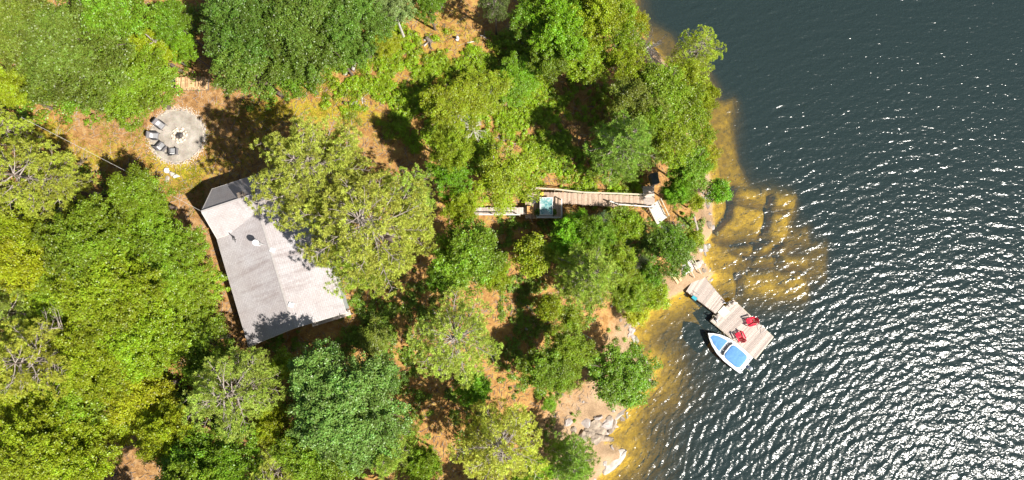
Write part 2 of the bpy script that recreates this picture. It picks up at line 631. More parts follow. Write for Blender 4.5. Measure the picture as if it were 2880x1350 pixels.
def build_ground():
    xs = axis(-52, 46, .28, 420); ys = axis(-30, 34, .28, 420)
    X, Y, F = grid(xs, ys)
    Z = height(X, Y)
    me = mesh_np("ground", np.stack([X, Y, Z], 1), F, ground_material(), smooth=True)
    d = shore_d(X, Y)
    lawn = np.array([PGV(a, b)[:2] for a, b in LAWN])
    e = seg_dist(X, Y, lawn, True)
    ins = inside(X, Y, lawn)
    gr =   .36 + np.where(ins, .32 * np.clip(e / 1.5, 0, 1), 0) - .12 * np.clip(1 - d / 10, 0, 1)
    clear = PGV(1080, 180)[:2]
    gr = np.maximum(gr, .55 - np.hypot(X - clear[0], Y - clear[1]) / 40)
    for a, b_, r_ in BARE:
        p = PGV(a, b_)
        gr -= .5 * np.exp(-((X - p[0]) ** 2 + (Y - p[1]) ** 2) / (r_ / 28) ** 2)
    so_ = np.clip((-3 - Y) / 6, 0, 1)
    w = 3.5 + 6 * so_
    rk = np.clip(1.1 - d / w, 0, 1)
    wet = np.clip((.06 - Z) / .12, 0, 1)
    colr = np.stack([np.clip(gr, 0, 1), rk, wet, np.ones_like(X)], 1).astype(np.float32)
    at = me.color_attributes.new("zone", 'FLOAT_COLOR', 'POINT')
    at.data.foreach_set("color", colr.ravel())
    o = link("ground", me)
    tag(o, "rust brown needle litter and patchy grass sloping to the rocky lake shore", "ground", kind="structure")


build_ground()


# ------------------------------------------------------------------ water
def wave_h(X, Y):
    r = np.random.default_rng(11)
    # wave fronts are arcs: nearly level at the right, steeper towards the lower left
    c = PV(2480, 2050, 0)
    dx, dy = X - c[0], Y - c[1]
    rad = np.hypot(dx, dy)
    tang = np.arctan2(dx, dy) * 42.0
    H = np.zeros_like(X)
    for k in range(64):
        u = k / 63
        lam = .36 * (3.9 ** (u ** 1.05))
        lam *= r.uniform(.93, 1.07)
        dl = r.normal() * (.50 if lam < .7 else .30)
        kk = 2 * math.pi / lam
        ph = r.uniform(0, 6.28)
        steep = .0275 * (1.15 if .6 < lam < 1.1 else .9)
        A = steep / kk
        th = kk * (rad * math.cos(dl) + tang * math.sin(dl)) + ph + 1.0 * np.sin(.19 * (X * math.sin(ph) + Y * math.cos(ph)) + ph * 3)
        H += A * (np.sin(th) + .22 * np.sin(2 * th + .6))
    return H


def build_water():
    xs = axis(9, 57, .11, 420); ys = axis(-27, 34, .11, 420)
    xs = xs[(xs > -30)]
    X, Y, F = grid(xs, ys)
    amp = np.clip(1.2 - np.hypot(np.maximum(X - 60, 0), np.maximum(np.abs(Y) - 36, 0)) / 60, .0, 1)
    d = -shore_d(X, Y)
    calm = np.clip(.35 + d / 10, .35, 1)
    north = np.clip(1.0 - (Y + 12) / 55, .38, 1.0)
    Z = wave_h(X, Y) * amp * calm * north
    nx, ny = len(xs), len(ys)
    n = nx * ny
    # close the volume: skirt and bottom
    b = [0, nx - 1, n - 1, n - nx]
    V = np.stack([X, Y, Z], 1)
    edge = list(range(0, nx)) + [i * nx + nx - 1 for i in range(1, ny)] + [n - 1 - i for i in range(1, nx)] + [(ny - 1 - i) * nx for i in range(1, ny - 1)]
    low = V[edge].copy(); low[:, 2] = -9
    V = np.vstack([V, low])
    m = len(edge)
    SF = np.array([[edge[i], n + i, n + (i + 1) % m, edge[(i + 1) % m]] for i in range(m)])
    me = bpy.data.meshes.new("water")
    faces = np.vstack([F, SF])
    me = mesh_np("water", V, faces, None, smooth=True)
    # bottom cap added through bmesh
    import bmesh
    bm = bmesh.new(); bm.from_mesh(me)
    bm.verts.ensure_lookup_table()
    bm.faces.new([bm.verts[n + i] for i in reversed(range(m))])
    bm.to_mesh(me); bm.free()
    mt = bpy.data.materials.new("lake_water"); mt.use_nodes = True
    nt = mt.node_tree
    nt.nodes.remove(nt.nodes["Principled BSDF"])
    out = nt.nodes["Material Output"]
    g = geo(nt)
    mp = N(nt, "ShaderNodeMapping"); mp.inputs["Rotation"].default_value = (0, 0, R(-28)); mp.inputs["Scale"].default_value = (.62, 1.25, 1)
    nt.links.new(g.outputs["Position"], mp.inputs[0])
    n1 = noise(nt, 3.3, 1.5, .5, mp.outputs[0], .3)
    n2 = noise(nt, 6.5, 1, .5, mp.outputs[0], .2)
    h = mth(nt, 'ADD', mth(nt, 'MULTIPLY', n1, 1.0), mth(nt, 'MULTIPLY', n2, .36))
    bp = N(nt, "ShaderNodeBump"); bp.inputs["Strength"].default_value = 1.0; bp.inputs["Distance"].default_value = .054
    nt.links.new(h, bp.inputs["Height"])
    fr = N(nt, "ShaderNodeFresnel"); fr.inputs[0].default_value = 1.34
    nt.links.new(bp.outputs[0], fr.inputs["Normal"])
    gl = N(nt, "ShaderNodeBsdfGlossy"); gl.inputs["Roughness"].default_value = .18
    nt.links.new(bp.outputs[0], gl.inputs["Normal"])
    df = N(nt, "ShaderNodeBsdfDiffuse"); df.inputs[0].default_value = (.125, .21, .21, 1)
    nt.links.new(bp.outputs[0], df.inputs["Normal"])
    trn = N(nt, "ShaderNodeBsdfTransparent")
    m1 = N(nt, "ShaderNodeMixShader"); m1.inputs[0].default_value = .15
    nt.links.new(trn.outputs[0], m1.inputs[1]); nt.links.new(df.outputs[0], m1.inputs[2])
    m2 = N(nt, "ShaderNodeMixShader")
    nt.links.new(fr.outputs[0], m2.inputs[0]); nt.links.new(m1.outputs[0], m2.inputs[1]); nt.links.new(gl.outputs[0], m2.inputs[2])
    nt.links.new(m2.outputs[0], out.inputs["Surface"])
    ab = N(nt, "ShaderNodeVolumeAbsorption")
    ab.inputs["Color"].default_value = (.76, .74, .18, 1)
    ab.inputs["Density"].default_value = 1.6
    nt.links.new(ab.outputs[0], out.inputs["Volume"])
    me.materials.append(mt)
    o = link("water", me)
    tag(o, "dark rippled lake water with amber shallows and sun glitter", "lake", kind="structure")


build_water()

# ------------------------------------------------------------------ tree prototypes
def leaf_quads(c, nrm, s, r, asp=.62):
    """one diamond leaf per centre; returns verts, faces"""
    n = len(c)
    a = r.normal(size=(n, 3))
    u = np.cross(nrm, a); u /= np.linalg.norm(u, axis=1)[:, None] + 1e-9
    v = np.cross(nrm, u)
    s = s[:, None]
    V = np.stack([c - u * s, c + v * s * asp, c + u * s, c - v * s * asp], 1).reshape(-1, 3)
    F = np.arange(4 * n).reshape(n, 4)
    return V, F


def rdir(r, n):
    d = r.normal(size=(n, 3))
    return d / np.linalg.norm(d, axis=1)[:, None]


def leaf_mesh(name, C, NR, S, T, r, mat, asp=.62):
    V, F = leaf_quads(C, NR, S, r, asp)
    me = mesh_np(name, V, F, mat)
    at = me.attributes.new("tint", 'FLOAT', 'POINT')
    at.data.foreach_set("value", np.repeat(T, 4).astype(np.float32))
    return me


def decid_crown(seed, Rc, leaf=.17, nlobe=9, dens=1.0, zc=8.0, flat=.62, openness=0.08):
    """broadleaf crown: branch masses > leaf sprays > leaves, with an uneven outline"""
    r = np.random.default_rng(seed)
    lobes = [(np.array([r.uniform(-.08, .08) * Rc, r.uniform(-.08, .08) * Rc, .40 * Rc * flat]), .40 * Rc)]
    for i in range(nlobe):
        a = 2 * math.pi * (i + r.uniform(-.35, .35)) / nlobe
        q = r.uniform(.46, .80)
        lobes.append((np.array([math.cos(a) * q * Rc, math.sin(a) * q * Rc, r.uniform(-.35, .25) * Rc * flat]), r.uniform(.18, .36) * Rc))
    for i in range(nlobe):
        a = r.uniform(0, 6.28); q = r.uniform(.15, .55)
        lobes.append((np.array([math.cos(a) * q * Rc, math.sin(a) * q * Rc, r.uniform(.10, .62) * Rc * flat]), r.uniform(.16, .32) * Rc))
    C, NR, S, T = [], [], [], []
    cl_r0 = max(.40, .080 * Rc)
    cents = []
    for lc, lr in lobes:
        nc = int(4.4 * (lr / cl_r0) ** 2) + 2
        d = rdir(r, nc); d[:, 2] = d[:, 2] * .9 + .15
        cc = lc + d * lr * r.uniform(.55, 1.25, (nc, 1)) * np.array([1, 1, flat + .1])
        lt = r.uniform(-.24, .24)
        for p in cc:
            if r.uniform() < openness: continue
            cr = cl_r0 * r.uniform(.45, 1.3)
            nl = int(dens * 30 * (cr / .42) ** 2 * (.17 / leaf) ** 1.75)
            # elongated spray pointing outward
            o = p - np.array([0, 0, -.3 * Rc]); o[2] *= .4; o = o / (np.linalg.norm(o) + 1e-6)
            st = r.uniform(.1, .9)
            dd = rdir(r, nl); dd[:, 2] = np.where(dd[:, 2] < -.2, -dd[:, 2], dd[:, 2])
            q = p + dd * cr * np.array([1, 1, .5]) * r.uniform(.35, 1.15, (nl, 1)) + o * (r.uniform(-1, 1, (nl, 1)) * st * cr)
            nn = dd * .6 + np.array([0, 0, .7]) + r.normal(size=(nl, 3)) * .6
            C.append(q); NR.append(nn / np.linalg.norm(nn, axis=1)[:, None])
            S.append(leaf * r.uniform(.5, 1.2, nl)); T.append(np.full(nl, np.clip(.5 + lt + r.uniform(-.25, .25), 0, 1)))
            if r.uniform() < .12: cents.append(p)
    C = np.vstack(C); C[:, 2] += zc
    print("crown leaves", len(C))
    return leaf_mesh("crown", C, np.vstack(NR), np.concatenate(S), np.concatenate(T), r, M['leaf']), [c + np.array([0, 0, zc]) for c in cents]


def wood_mesh(name, mb, mat):
    me = bpy.data.meshes.new(name)
    me.from_pydata(mb.v, [], mb.f)
    me.polygons.foreach_set("use_smooth", [True] * len(me.polygons))
    me.update(); me.materials.append(mat)
    return me


def decid_wood(seed, cents, zc, Rc, mat, rt=.2):
    r = np.random.default_rng(seed + 500)
    mb = MB()
    lean = r.uniform(-.3, .3, 2)
    mb.tube([(0, 0, -.6), (0, 0, 0), (lean[0] * .4, lean[1] * .4, zc * .5), (lean[0], lean[1], zc * .95)], [rt * 1.35, rt * 1.1, rt * .8, rt * .35], 9)
    lb = MB()
    for c in cents[:26]:
        z0 = zc * r.uniform(.5, .85)
        a = np.array([lean[0] * z0 / zc, lean[1] * z0 / zc, z0])
        c = np.array(c)
        m1 = a * .55 + c * .45 + np.array([0, 0, -.1 * Rc]) + r.normal(size=3) * .12
        m2 = a * .22 + c * .78 + r.normal(size=3) * .15
        lb.tube([a, m1, m2, c], [rt * .42, rt * .3, rt * .18, rt * .06], 5, cap=False)
    return wood_mesh("trunk", mb, mat), wood_mesh("limbs", lb, mat)


def pine(seed, Rc, H, z0=.42, nwh=10, nbr=5, tuft=.27, nn=20, fullness=1.0, droop=0.0, tuft_step=.50, top_shape=1.0, needle_w=.045):
    """pine: whorls of branches with needle tufts along their outer part"""
    r = np.random.default_rng(seed)
    tr = MB(); rt = .028 * H * .6 + .03
    bend = r.uniform(-.35, .35, 2)
    def axis_pt(t): return np.array([bend[0] * t * t, bend[1] * t * t, H * t])
    tr.tube([axis_pt(0) - np.array([0, 0, .6])] + [axis_pt(t) for t in (0, .25, .5, .75, 1)], [rt * 1.3, rt * 1.15, rt, rt * .72, rt * .42, rt * .08], 9)
    lb = MB()
    tp, td, tt = [], [], []
    for w in range(nwh):
        t = z0 + (1 - z0) * (w + r.uniform(-.25, .25)) / (nwh - .3)
        t = min(max(t, z0), .985)
        u = (t - z0) / (1 - z0)
        L0 = Rc * (min(1, .72 + .7 * u) if u < .4 else 1) * (1 - max(0, u - .35) / .65 * .93 ** (1 / top_shape)) ** .8
        L0 = max(L0, .12 * Rc)
        nb = nbr + (r.integers(0, 2))
        a0 = r.uniform(0, 6.28)
        for b in range(nb):
            if r.uniform() > fullness: continue
            az = a0 + 2 * math.pi * b / nb + r.uniform(-.3, .3)
            L = L0 * r.uniform(.62, 1.1)
            rise = (.10 + .5 * u) * L * (1 - droop)
            base = axis_pt(t - .02)
            hd = np.array([math.cos(az), math.sin(az), 0]); sd = np.array([-hd[1], hd[0], 0])
            bw = r.uniform(-.15, .15) * L
            def bp(s): return base + hd * L * s + sd * bw * math.sin(s * 2.4) + np.array([0, 0, rise * (s ** 1.5) - .12 * L * droop * math.sin(s * 3)])
            ths = .010 * L + .011
            lb.tube([bp(s) for s in (0, .25, .5, .75, .95)], [ths * 1.5, ths * 1.15, ths * .85, ths * .5, ths * .2], 4, cap=False)
            bt = r.uniform(-.25, .25)
            ns = max(3, int(L / .42))
            for k in range(ns):
                s = .34 + .64 * (k + r.uniform(-.3, .3)) / ns
                s = min(s, .97)
                p0 = bp(s)
                side = 1 if k % 2 else -1
                sl_ = L * (.34 * (1 - s) + .11) * r.uniform(.7, 1.2)
                dv = hd * .72 + sd * side * r.uniform(.5, 1.0) + np.array([0, 0, r.uniform(.05, .35)])
                dv /= np.linalg.norm(dv)
                p1 = p0 + dv * sl_
                lb.tube([p0, p0 * .5 + p1 * .5 + np.array([0, 0, .02]), p1], [ths * .5, ths * .33, ths * .12], 3, cap=False)
                nt_ = max(1, int(sl_ / tuft_step) + 1)
                for j in range(nt_):
                    q = 1 - j * .85 / nt_
                    off = r.normal(size=3) * .10 * (0 if j == 0 else 1)
                    side2 = np.cross(dv, [0, 0, 1]) * (r.uniform(-.28, .28) if j else 0)
                    tp.append(p0 + dv * sl_ * q + off + side2); td.append(dv + side2 * 2); tt.append(bt + r.uniform(-.2, .2))
            tp.append(bp(.98)); td.append(hd + np.array([0, 0, .3])); tt.append(bt)
    tp = np.array(tp); td = np.array(td); tt = np.array(tt)
    n = len(tp)
    D = np.repeat(td * .45 + np.array([0, 0, .55]), nn, 0) + rdir(r, n * nn) * .95
    D /= np.linalg.norm(D, axis=1)[:, None]
    Pb = np.repeat(tp, nn, 0) + rdir(r, n * nn) * .03 + D * .02
    Ln = tuft * r.uniform(.7, 1.12, (n * nn, 1))
    sdv = np.cross(D, rdir(r, n * nn)); sdv /= np.linalg.norm(sdv, axis=1)[:, None] + 1e-9
    w = needle_w * tuft / .27
    V = np.stack([Pb - sdv * w * .25, Pb + D * Ln * .6 - sdv * w * .5, Pb + D * Ln, Pb + D * Ln * .6 + sdv * w * .5], 1).reshape(-1, 3)
    F = np.arange(4 * n * nn).reshape(-1, 4)
    me = mesh_np("crown", V, F, M['needle'])
    at = me.attributes.new("tint", 'FLOAT', 'POINT')
    at.data.foreach_set("value", np.repeat(np.clip(.5 + np.repeat(tt, nn), 0, 1), 4).astype(np.float32))
    return me, wood_mesh("trunk", tr, M['bark']), wood_mesh("limbs", lb, M['branch'])


PROTO = {}   # kind -> list of (crown, trunk, limbs, R, H, z of widest part)


def add_decid(kind, seed, Rc, H, wood='bark', **kw):
    zc = H - .55 * Rc
    cm, ce = decid_crown(seed, Rc, zc=zc, **kw)
    tm, lm = decid_wood(seed, ce, zc, Rc, M[wood], rt=.05 * Rc + .04)
    PROTO.setdefault(kind, []).append((cm, tm, lm, Rc, H, zc))


def add_pine(kind, seed, Rc, H, **kw):
    cm, tm, lm = pine(seed, Rc, H, **kw)
    PROTO.setdefault(kind, []).append((cm, tm, lm, Rc, H, H * (kw.get('z0', .42) * .6 + .4 * .75 + .08)))


add_decid('big', 1, 5.2, 14, leaf=.105, nlobe=14)
add_decid('big', 2, 5.2, 14, leaf=.105, nlobe=13)
add_decid('big', 12, 5.2, 14, leaf=.105, nlobe=12)
add_decid('mid', 3, 3.4, 10, leaf=.095, nlobe=11)
add_decid('mid', 4, 3.4, 10, leaf=.095, nlobe=9, openness=.16)
add_decid('mid', 5, 3.4, 10, leaf=.09, nlobe=12)
add_decid('small', 6, 1.7, 5, leaf=.08, nlobe=8)
add_decid('small', 8, 1.7, 5, leaf=.08, nlobe=7, openness=.15)
add_decid('airy', 9, 3.2, 10, leaf=.085, nlobe=10, openness=.35, dens=.7, wood='birch')
add_decid('airy', 10, 3.2, 10, leaf=.085, nlobe=9, openness=.3, dens=.7, wood='birch')
add_pine('pine', 21, 5.6, 17, nwh=13, nbr=7, z0=.45, tuft=.30, nn=40, tuft_step=.44, needle_w=.042)
add_pine('pine', 22, 5.6, 17, nwh=13, nbr=7, z0=.45, tuft=.30, nn=40, fullness=.93, tuft_step=.44, needle_w=.042)
add_pine('openpine', 23, 4.2, 14, nwh=11, nbr=6, z0=.4, tuft=.29, nn=36, fullness=.95, tuft_step=.46, needle_w=.042)
add_pine('openpine', 24, 4.2, 14, nwh=11, nbr=6, z0=.4, tuft=.29, nn=36, fullness=.88, tuft_step=.50, needle_w=.042)
add_pine('fine', 25, 2.8, 10, nwh=14, nbr=7, z0=.2, tuft=.26, nn=34, tuft_step=.26, needle_w=.036)
add_pine('spruce', 26, 1.1, 5, nwh=12, nbr=7, z0=.08, tuft=.12, nn=18, tuft_step=.16, top_shape=.8, needle_w=.03)

TINT = {
    'lime': (0.234, 0.297, 0.011), 'green': (0.153, 0.239, 0.013), 'yellow': (0.288, 0.324, 0.011), 'mid': (0.198, 0.266, 0.013), 'dark': (0.124, 0.198, 0.022),
    'bluegreen': (0.135, 0.234, 0.041), 'olive': (.155, .195, .022), 'grey': (0.198, 0.243, 0.068), 'bright': (0.180, 0.324, 0.011),
    'pine': (0.415, 0.472, 0.076), 'pinedark': (0.270, 0.371, 0.051), 'pinelime': (0.424, 0.466, 0.057), 'spruce': (0.162, 0.252, 0.108),
}
NAMES = {'big': 'broadleaf_tree', 'mid': 'broadleaf_tree', 'small': 'young_tree', 'airy': 'birch_tree', 'pine': 'pine_tree', 'openpine': 'pine_tree',
         'fine': 'pine_tree', 'spruce': 'spruce_tree'}
CATS = {'spruce': 'spruce'}
tr_rng = np.random.default_rng(123)


def tree(kind, vx, vy, rv, H, tint, label, group=None, idx=None, name=None, cat=None, lean=None):
    lst = PROTO[kind]
    if group == 'broadleaf trees left of the cottage' and vx < 440 and vy > 580: H *= tr_rng.uniform(.8, 1.3)
    cm, tm, lm, R0, H0, zc0 = lst[(idx if idx is not None else int(tr_rng.integers(0, 9))) % len(lst)]
    z = 5.0
    for _ in range(12):
        p = PV(vx, vy, z)
        g = max(gz(p[0], p[1]), .1)
        z = .5 * z + .5 * (g + zc0 / H0 * H)
    Rm = rv * K * (CAM_H - z) / FPX
    root = empty(name or NAMES[kind], (p[0], p[1], g), tr_rng.uniform(0, 6.28))
    root.scale = (Rm / R0 * 1.02, Rm / R0 * .98, H / H0)
    tag(root, label, cat or 'tree', group)
    for nm, me in (('trunk', tm), ('limbs', lm), ('crown', cm)):
        o = link(nm, me, root)
        if nm == 'crown':
            c = np.array(TINT[tint]) * tr_rng.uniform(.94, 1.26) * np.array([tr_rng.uniform(.88, 1.08), 1, 1])
            o.color = (*c, 1)
    if lean:
        root.rotation_euler = (lean[1], lean[0], root.rotation_euler[2])
    return root


g_nw = 'trees massed in the upper left'
g_left = 'broadleaf trees left of the cottage'
g_top = 'dark trees along the top edge'
g_sh = 'trees along the lake shore'
g_bot = 'trees along the bottom edge'
g_mid = 'trees between cottage and dock'
g_pine = 'tall pines around the cottage'
g_clr = 'trees round the clearing'
TREES = [
    # upper left
    ('big', 175, 135, 150, 10.5, 'olive', 'broad olive green crown, largest in the upper left corner mass', g_nw),
    ('big', 322, 212, 112, 8, 'green', 'dense green crown just above the grey gravel fire pit circle', g_nw),
    ('big', 30, 60, 130, 10.5, 'olive', 'dense olive green crown in the top left corner of the photo', g_nw),
    ('mid', 285, 30, 110, 9.8, 'green', 'green crown at the top edge, left of the yellow green crown', g_nw),
    ('mid', 200, 222, 72, 8, 'green', 'green crown overhanging the lawn left of the gravel fire pit', g_nw),
    ('mid', 385, 130, 75, 6, 'yellow', 'yellow green crown with bare twigs left above the firewood stack', g_nw),
    ('mid', 430, 50, 60, 7.7, 'green', 'small green crown at the top beside the dark gap', g_nw),
    ('mid', 462, 118, 42, 6.3, 'bright', 'bright green narrow crown just above the firewood stack', g_nw),
    ('mid', 110, 200, 68, 8, 'mid', 'mid green crown bordering the left end of the lawn', g_nw),
    ('mid', 22, 228, 62, 6.3, 'lime', 'bright lime crown on the left edge above the lawn', g_nw),
    # left pines
    ('openpine', 18, 330, 62, 10, 'pinelime', 'yellow green pine on the left edge beside the lawn end', g_pine),
    ('openpine', 85, 450, 125, 14, 'pinelime', 'open pine with grey bare twigs at the left edge, shading the lawn', g_pine),
    # left broadleaf block
    ('mid', 345, 497, 82, 7.5, 'mid', 'round green crown whose shadow falls on the lawn below the fire pit', g_left),
    ('mid', 368, 558, 74, 5.5, 'mid', 'green crown beside the bare soil at the left gable of the cottage', g_left),
    ('big', 225, 610, 120, 10.2, 'mid', 'broad mid green crown left of the cottage, below the shaded gap', g_left),
    ('mid', 45, 580, 75, 9.3, 'lime', 'lime green crown on the left edge under the open pine', g_left),
    ('mid', 60, 670, 80, 8.5, 'yellow', 'yellowest crown, low on the left edge', g_left),
    ('big', 400, 650, 110, 7, 'mid', 'dense crown brushing the left eave of the cottage', g_left),
    ('big', 450, 745, 105, 6.5, 'mid', 'dense green crown against the long left side of the cottage', g_left),
    ('big', 270, 745, 130, 10.2, 'lime', 'broad lime green crown in the middle of the left block', g_left),
    ('mid', 130, 760, 90, 9.3, 'mid', 'green crown between the yellowest crown and the tufted pine', g_left),
    ('big', 370, 850, 115, 10.2, 'lime', 'lime crown below and left of the cottage corner', g_left),
    ('mid', 500, 855, 82, 7, 'green', 'darker green crown at the lower left corner of the cottage', g_left),
    ('big', 255, 905, 115, 10.2, 'lime', 'lime crown left of the pine with long grey branches', g_left),
    ('fine', 45, 790, 85, 13, 'pine', 'tufted pine on the left edge level with the cottage corner', g_pine),
    ('openpine', 105, 905, 120, 14, 'pinelime', 'pine showing bare grey branches at the lower left edge', g_pine),
    ('mid', 340, 985, 95, 9.3, 'yellow', 'yellow green crown above the rust coloured bare patch', g_left),
    ('mid', 45, 1010, 90, 9.3, 'lime', 'lime crown at the left edge near the bottom', g_left),
    ('mid', 180, 1020, 100, 9.3, 'mid', 'mid green crown left of the rust coloured bare patch', g_left),
    ('mid', 410, 1085, 72, 10.0, 'yellow', 'yellow green crown just right of the rust coloured bare patch', g_bot),
    ('big', 90, 1135, 120, 11.0, 'lime', 'lime crown in the bottom left corner', g_bot),
    ('mid', 210, 1165, 85, 10.0, 'lime', 'lime crown at the bottom edge left of the dark gap', g_bot),
    ('openpine', 590, 985, 128, 14, 'pine', 'pine with long grey branches below the cottage', g_pine),
    ('mid', 470, 1165, 85, 10.0, 'green', 'dark green crown at the bottom edge right of the dark gap', g_bot),
    ('mid', 585, 1150, 80, 10.0, 'green', 'dark green crown at the bottom edge below the long branched pine', g_bot),
    ('openpine', 690, 1190, 75, 11, 'pine', 'small pine cut by the bottom edge left of the blue green maple', g_bot),
    # top
    ('big', 615, 70, 110, 10.5, 'dark', 'dark grey green crown right of the dark gap at the top', g_top),
    ('big', 760, 70, 130, 10.5, 'dark', 'large dark crown in the middle of the top row', g_top),
    ('mid', 630, 170, 88, 9.1, 'dark', 'dark crown above the shaded lawn, right of the firewood', g_top),
    ('mid', 740, 175, 78, 7.7, 'green', 'dark green crown bordering the lawn above the big pines', g_top),
    ('big', 880, 55, 98, 9.8, 'dark', 'dark crown at the top edge nearest the clearing', g_top),
    ('mid', 845, 130, 62, 7.0, 'green', 'green crown just left of the white broken trunk', g_top),
    ('airy', 985, 18, 62, 7.7, 'grey', 'greyish green crown at the top edge left of the clearing soil', g_top),
    ('mid', 1075, 5, 55, 7.0, 'green', 'green crown at the top edge over the upper end of the clearing', g_top),
    ('mid', 970, 105, 42, 3.4, 'yellow', 'low yellow green crown on the left side of the clearing', g_clr),
    # top right of clearing
    ('mid', 1345, 40, 66, 6.5, 'green', 'green crown at the top edge right of the lone pine trunk', g_clr),
    ('big', 1415, 60, 95, 8.8, 'bright', 'large bright green crown at the top right of the clearing', g_clr),
    ('mid', 1500, 30, 80, 10.2, 'lime', 'lime crown at the top edge nearest the lake', g_sh),
    ('mid', 1475, 145, 72, 6.8, 'lime', 'lime crown on the right side of the clearing above the deep shade', g_clr),
    ('airy', 1560, 90, 68, 8.5, 'lime', 'thin lime crown beside the bare grey tree at the shore', g_sh),
    ('mid', 1390, 150, 60, 6.1, 'green', 'green crown at the clearing edge left of the deep shade', g_clr),
    # shore north
    ('airy', 1605, 255, 75, 8.5, 'olive', 'olive crown behind the northern shore trees', g_sh),
    ('mid', 1660, 235, 80, 8.5, 'mid', 'mid green crown below the bare grey tree', g_sh),
    ('airy', 1722, 275, 78, 7.6, 'lime', 'lime crown overhanging the amber water in the north', g_sh),
    ('airy', 1680, 345, 78, 8.5, 'lime', 'open crown with white limbs above the shaded stair top', g_sh),
    ('fine', 1560, 375, 105, 11, 'pinedark', 'broad fluffy pine above the right end of the boardwalk', g_sh),
    ('mid', 1735, 425, 62, 6.8, 'green', 'green crown at the shore beside the amber slabs', g_sh),
    ('mid', 1705, 480, 42, 6.0, 'bright', 'bright crown just right of the boardwalk end', g_sh),
    ('small', 1808, 480, 36, 4.2, 'bright', 'small bright crown leaning farthest over the amber slabs', g_sh),
    ('airy', 1775, 395, 42, 6.0, 'yellow', 'yellow green thin crown at the water edge above the slabs', g_sh),
    ('small', 1752, 508, 28, 4.2, 'lime', 'small lime crown between the stairs and the amber slabs', g_sh),
    ('openpine', 1752, 135, 68, 10, 'pinelime', 'pine reaching farthest out over the lake at the north point', g_sh),
    # clearing / middle
    ('airy', 1145, 262, 84, 5, 'lime', 'lime crown in the middle of the clearing with deep shade on its left', g_clr),
    ('airy', 1225, 235, 70, 4, 'lime', 'thin lime crown around the small dark trunk in the clearing', g_clr),
    ('mid', 1300, 205, 65, 3.4, 'bright', 'low bright green thicket crown on the right of the clearing', g_clr),
    ('mid', 1135, 372, 60, 9.5, 'mid', 'thin green crown right of the shaded hollow', g_clr),
    ('mid', 1135, 440, 60, 6.8, 'bright', 'bright green crown above the left end of the boardwalk', g_mid),
    ('airy', 1270, 455, 88, 6.0, 'yellow', 'yellow green crown hanging over the boardwalk left of the glass table', g_mid),
    ('mid', 1155, 520, 52, 6.8, 'lime', 'lime crown covering the left end of the boardwalk', g_mid),
    ('mid', 1178, 640, 98, 8.5, 'green', 'large green crown below the left end of the boardwalk', g_mid),
    ('small', 1345, 640, 58, 5.1, 'lime', 'round lime crown below the glass table deck', g_mid),
    ('mid', 1432, 595, 52, 6.0, 'bright', 'bright crown just below the boardwalk, right of the glass table', g_mid),
    ('small', 1580, 568, 44, 5.1, 'lime', 'round lime crown in the corner of boardwalk and stairs', g_mid),
    ('fine', 1470, 690, 100, 11, 'pinedark', 'dense dark pine in the middle of the slope between cottage and dock', g_mid),
    ('mid', 1690, 632, 68, 6.0, 'green', 'green crown hiding the middle of the stairs to the dock', g_sh),
    ('small', 1385, 775, 38, 4.2, 'lime', 'small lime crown at the lower left foot of the dark pine', g_mid),
    ('mid', 1585, 735, 55, 6.0, 'mid', 'mid green crown above the small cove left of the dock', g_sh),
    ('small', 1635, 690, 36, 4.2, 'green', 'small green crown by the leaning planks near the dock', g_sh),
    ('small', 1640, 610, 32, 3.4, 'dark', 'small dark crown in shade left of the stone steps', g_mid),
    ('spruce', 1512, 553, 30, 5, 'spruce', 'small blue grey spruce below the boardwalk', None),
    ('spruce', 1618, 660, 24, 3.5, 'spruce', 'small grey green spruce above the cove', None),
    ('openpine', 1150, 850, 130, 13, 'pine', 'pine with bare branches fanning from its left side, right of the cottage', g_pine),
    ('mid', 1190, 975, 48, 5.1, 'bright', 'bright round crown under the lower edge of the fan branched pine', g_mid),
    ('mid', 1430, 872, 62, 6.0, 'mid', 'mid green crown above the sandy gap, upper of the slope pair', g_mid),
    ('mid', 1370, 935, 68, 6.0, 'green', 'green crown left of the sandy gap, lower of the slope pair', g_mid),
    ('mid', 1570, 945, 86, 6.0, 'green', 'dark green crown overhanging the southern shore water', g_sh),
    ('small', 1382, 1018, 20, 1.8, 'bright', 'tiny bright bush alone on the sandy rock slope', None),
    ('openpine', 1262, 1120, 128, 13, 'pine', 'large pine at the bottom edge left of the sandy slope', g_bot),
    ('fine', 1432, 1165, 78, 9, 'pinedark', 'dark pine at the bottom edge beside the brown ledge', g_bot),
    ('mid', 1335, 1205, 60, 8.0, 'bright', 'bright crown cut by the bottom edge between two pines', g_bot),
    # bottom maple
    ('big', 870, 1035, 150, 12.0, 'bluegreen', 'large blue green maple crown below the cottage, glinting leaves', g_bot),
    ('mid', 800, 935, 80, 10.0, 'bluegreen', 'dark blue green crown between cottage and big maple', g_bot),
    ('mid', 955, 945, 60, 9.0, 'bluegreen', 'blue green crown at the upper right of the big maple', g_bot),
    ('big', 800, 1140, 110, 10.0, 'green', 'green crown at the bottom edge under the big maple', g_bot),
    ('fine', 985, 1120, 85, 11, 'pinedark', 'tufted dark pine at the lower right of the big maple', g_bot),
    ('small', 715, 915, 38, 6.0, 'lime', 'small lime crown near the lower cottage corner', g_mid),
    ('mid', 685, 1075, 55, 8.0, 'yellow', 'yellow green crown left of the big maple', g_bot),
    ('small', 940, 850, 50, 2.5, 'olive', 'low olive bush on the shaded lawn right of the cottage', g_mid),
    # big pines
    ('pine', 800, 442, 170, 17, 'pine', 'tall pine overhanging the upper roof of the cottage', g_pine, 0),
    ('pine', 935, 575, 185, 17, 'pine', 'tallest pine, right of the cottage, covering its right eave', g_pine, 1),
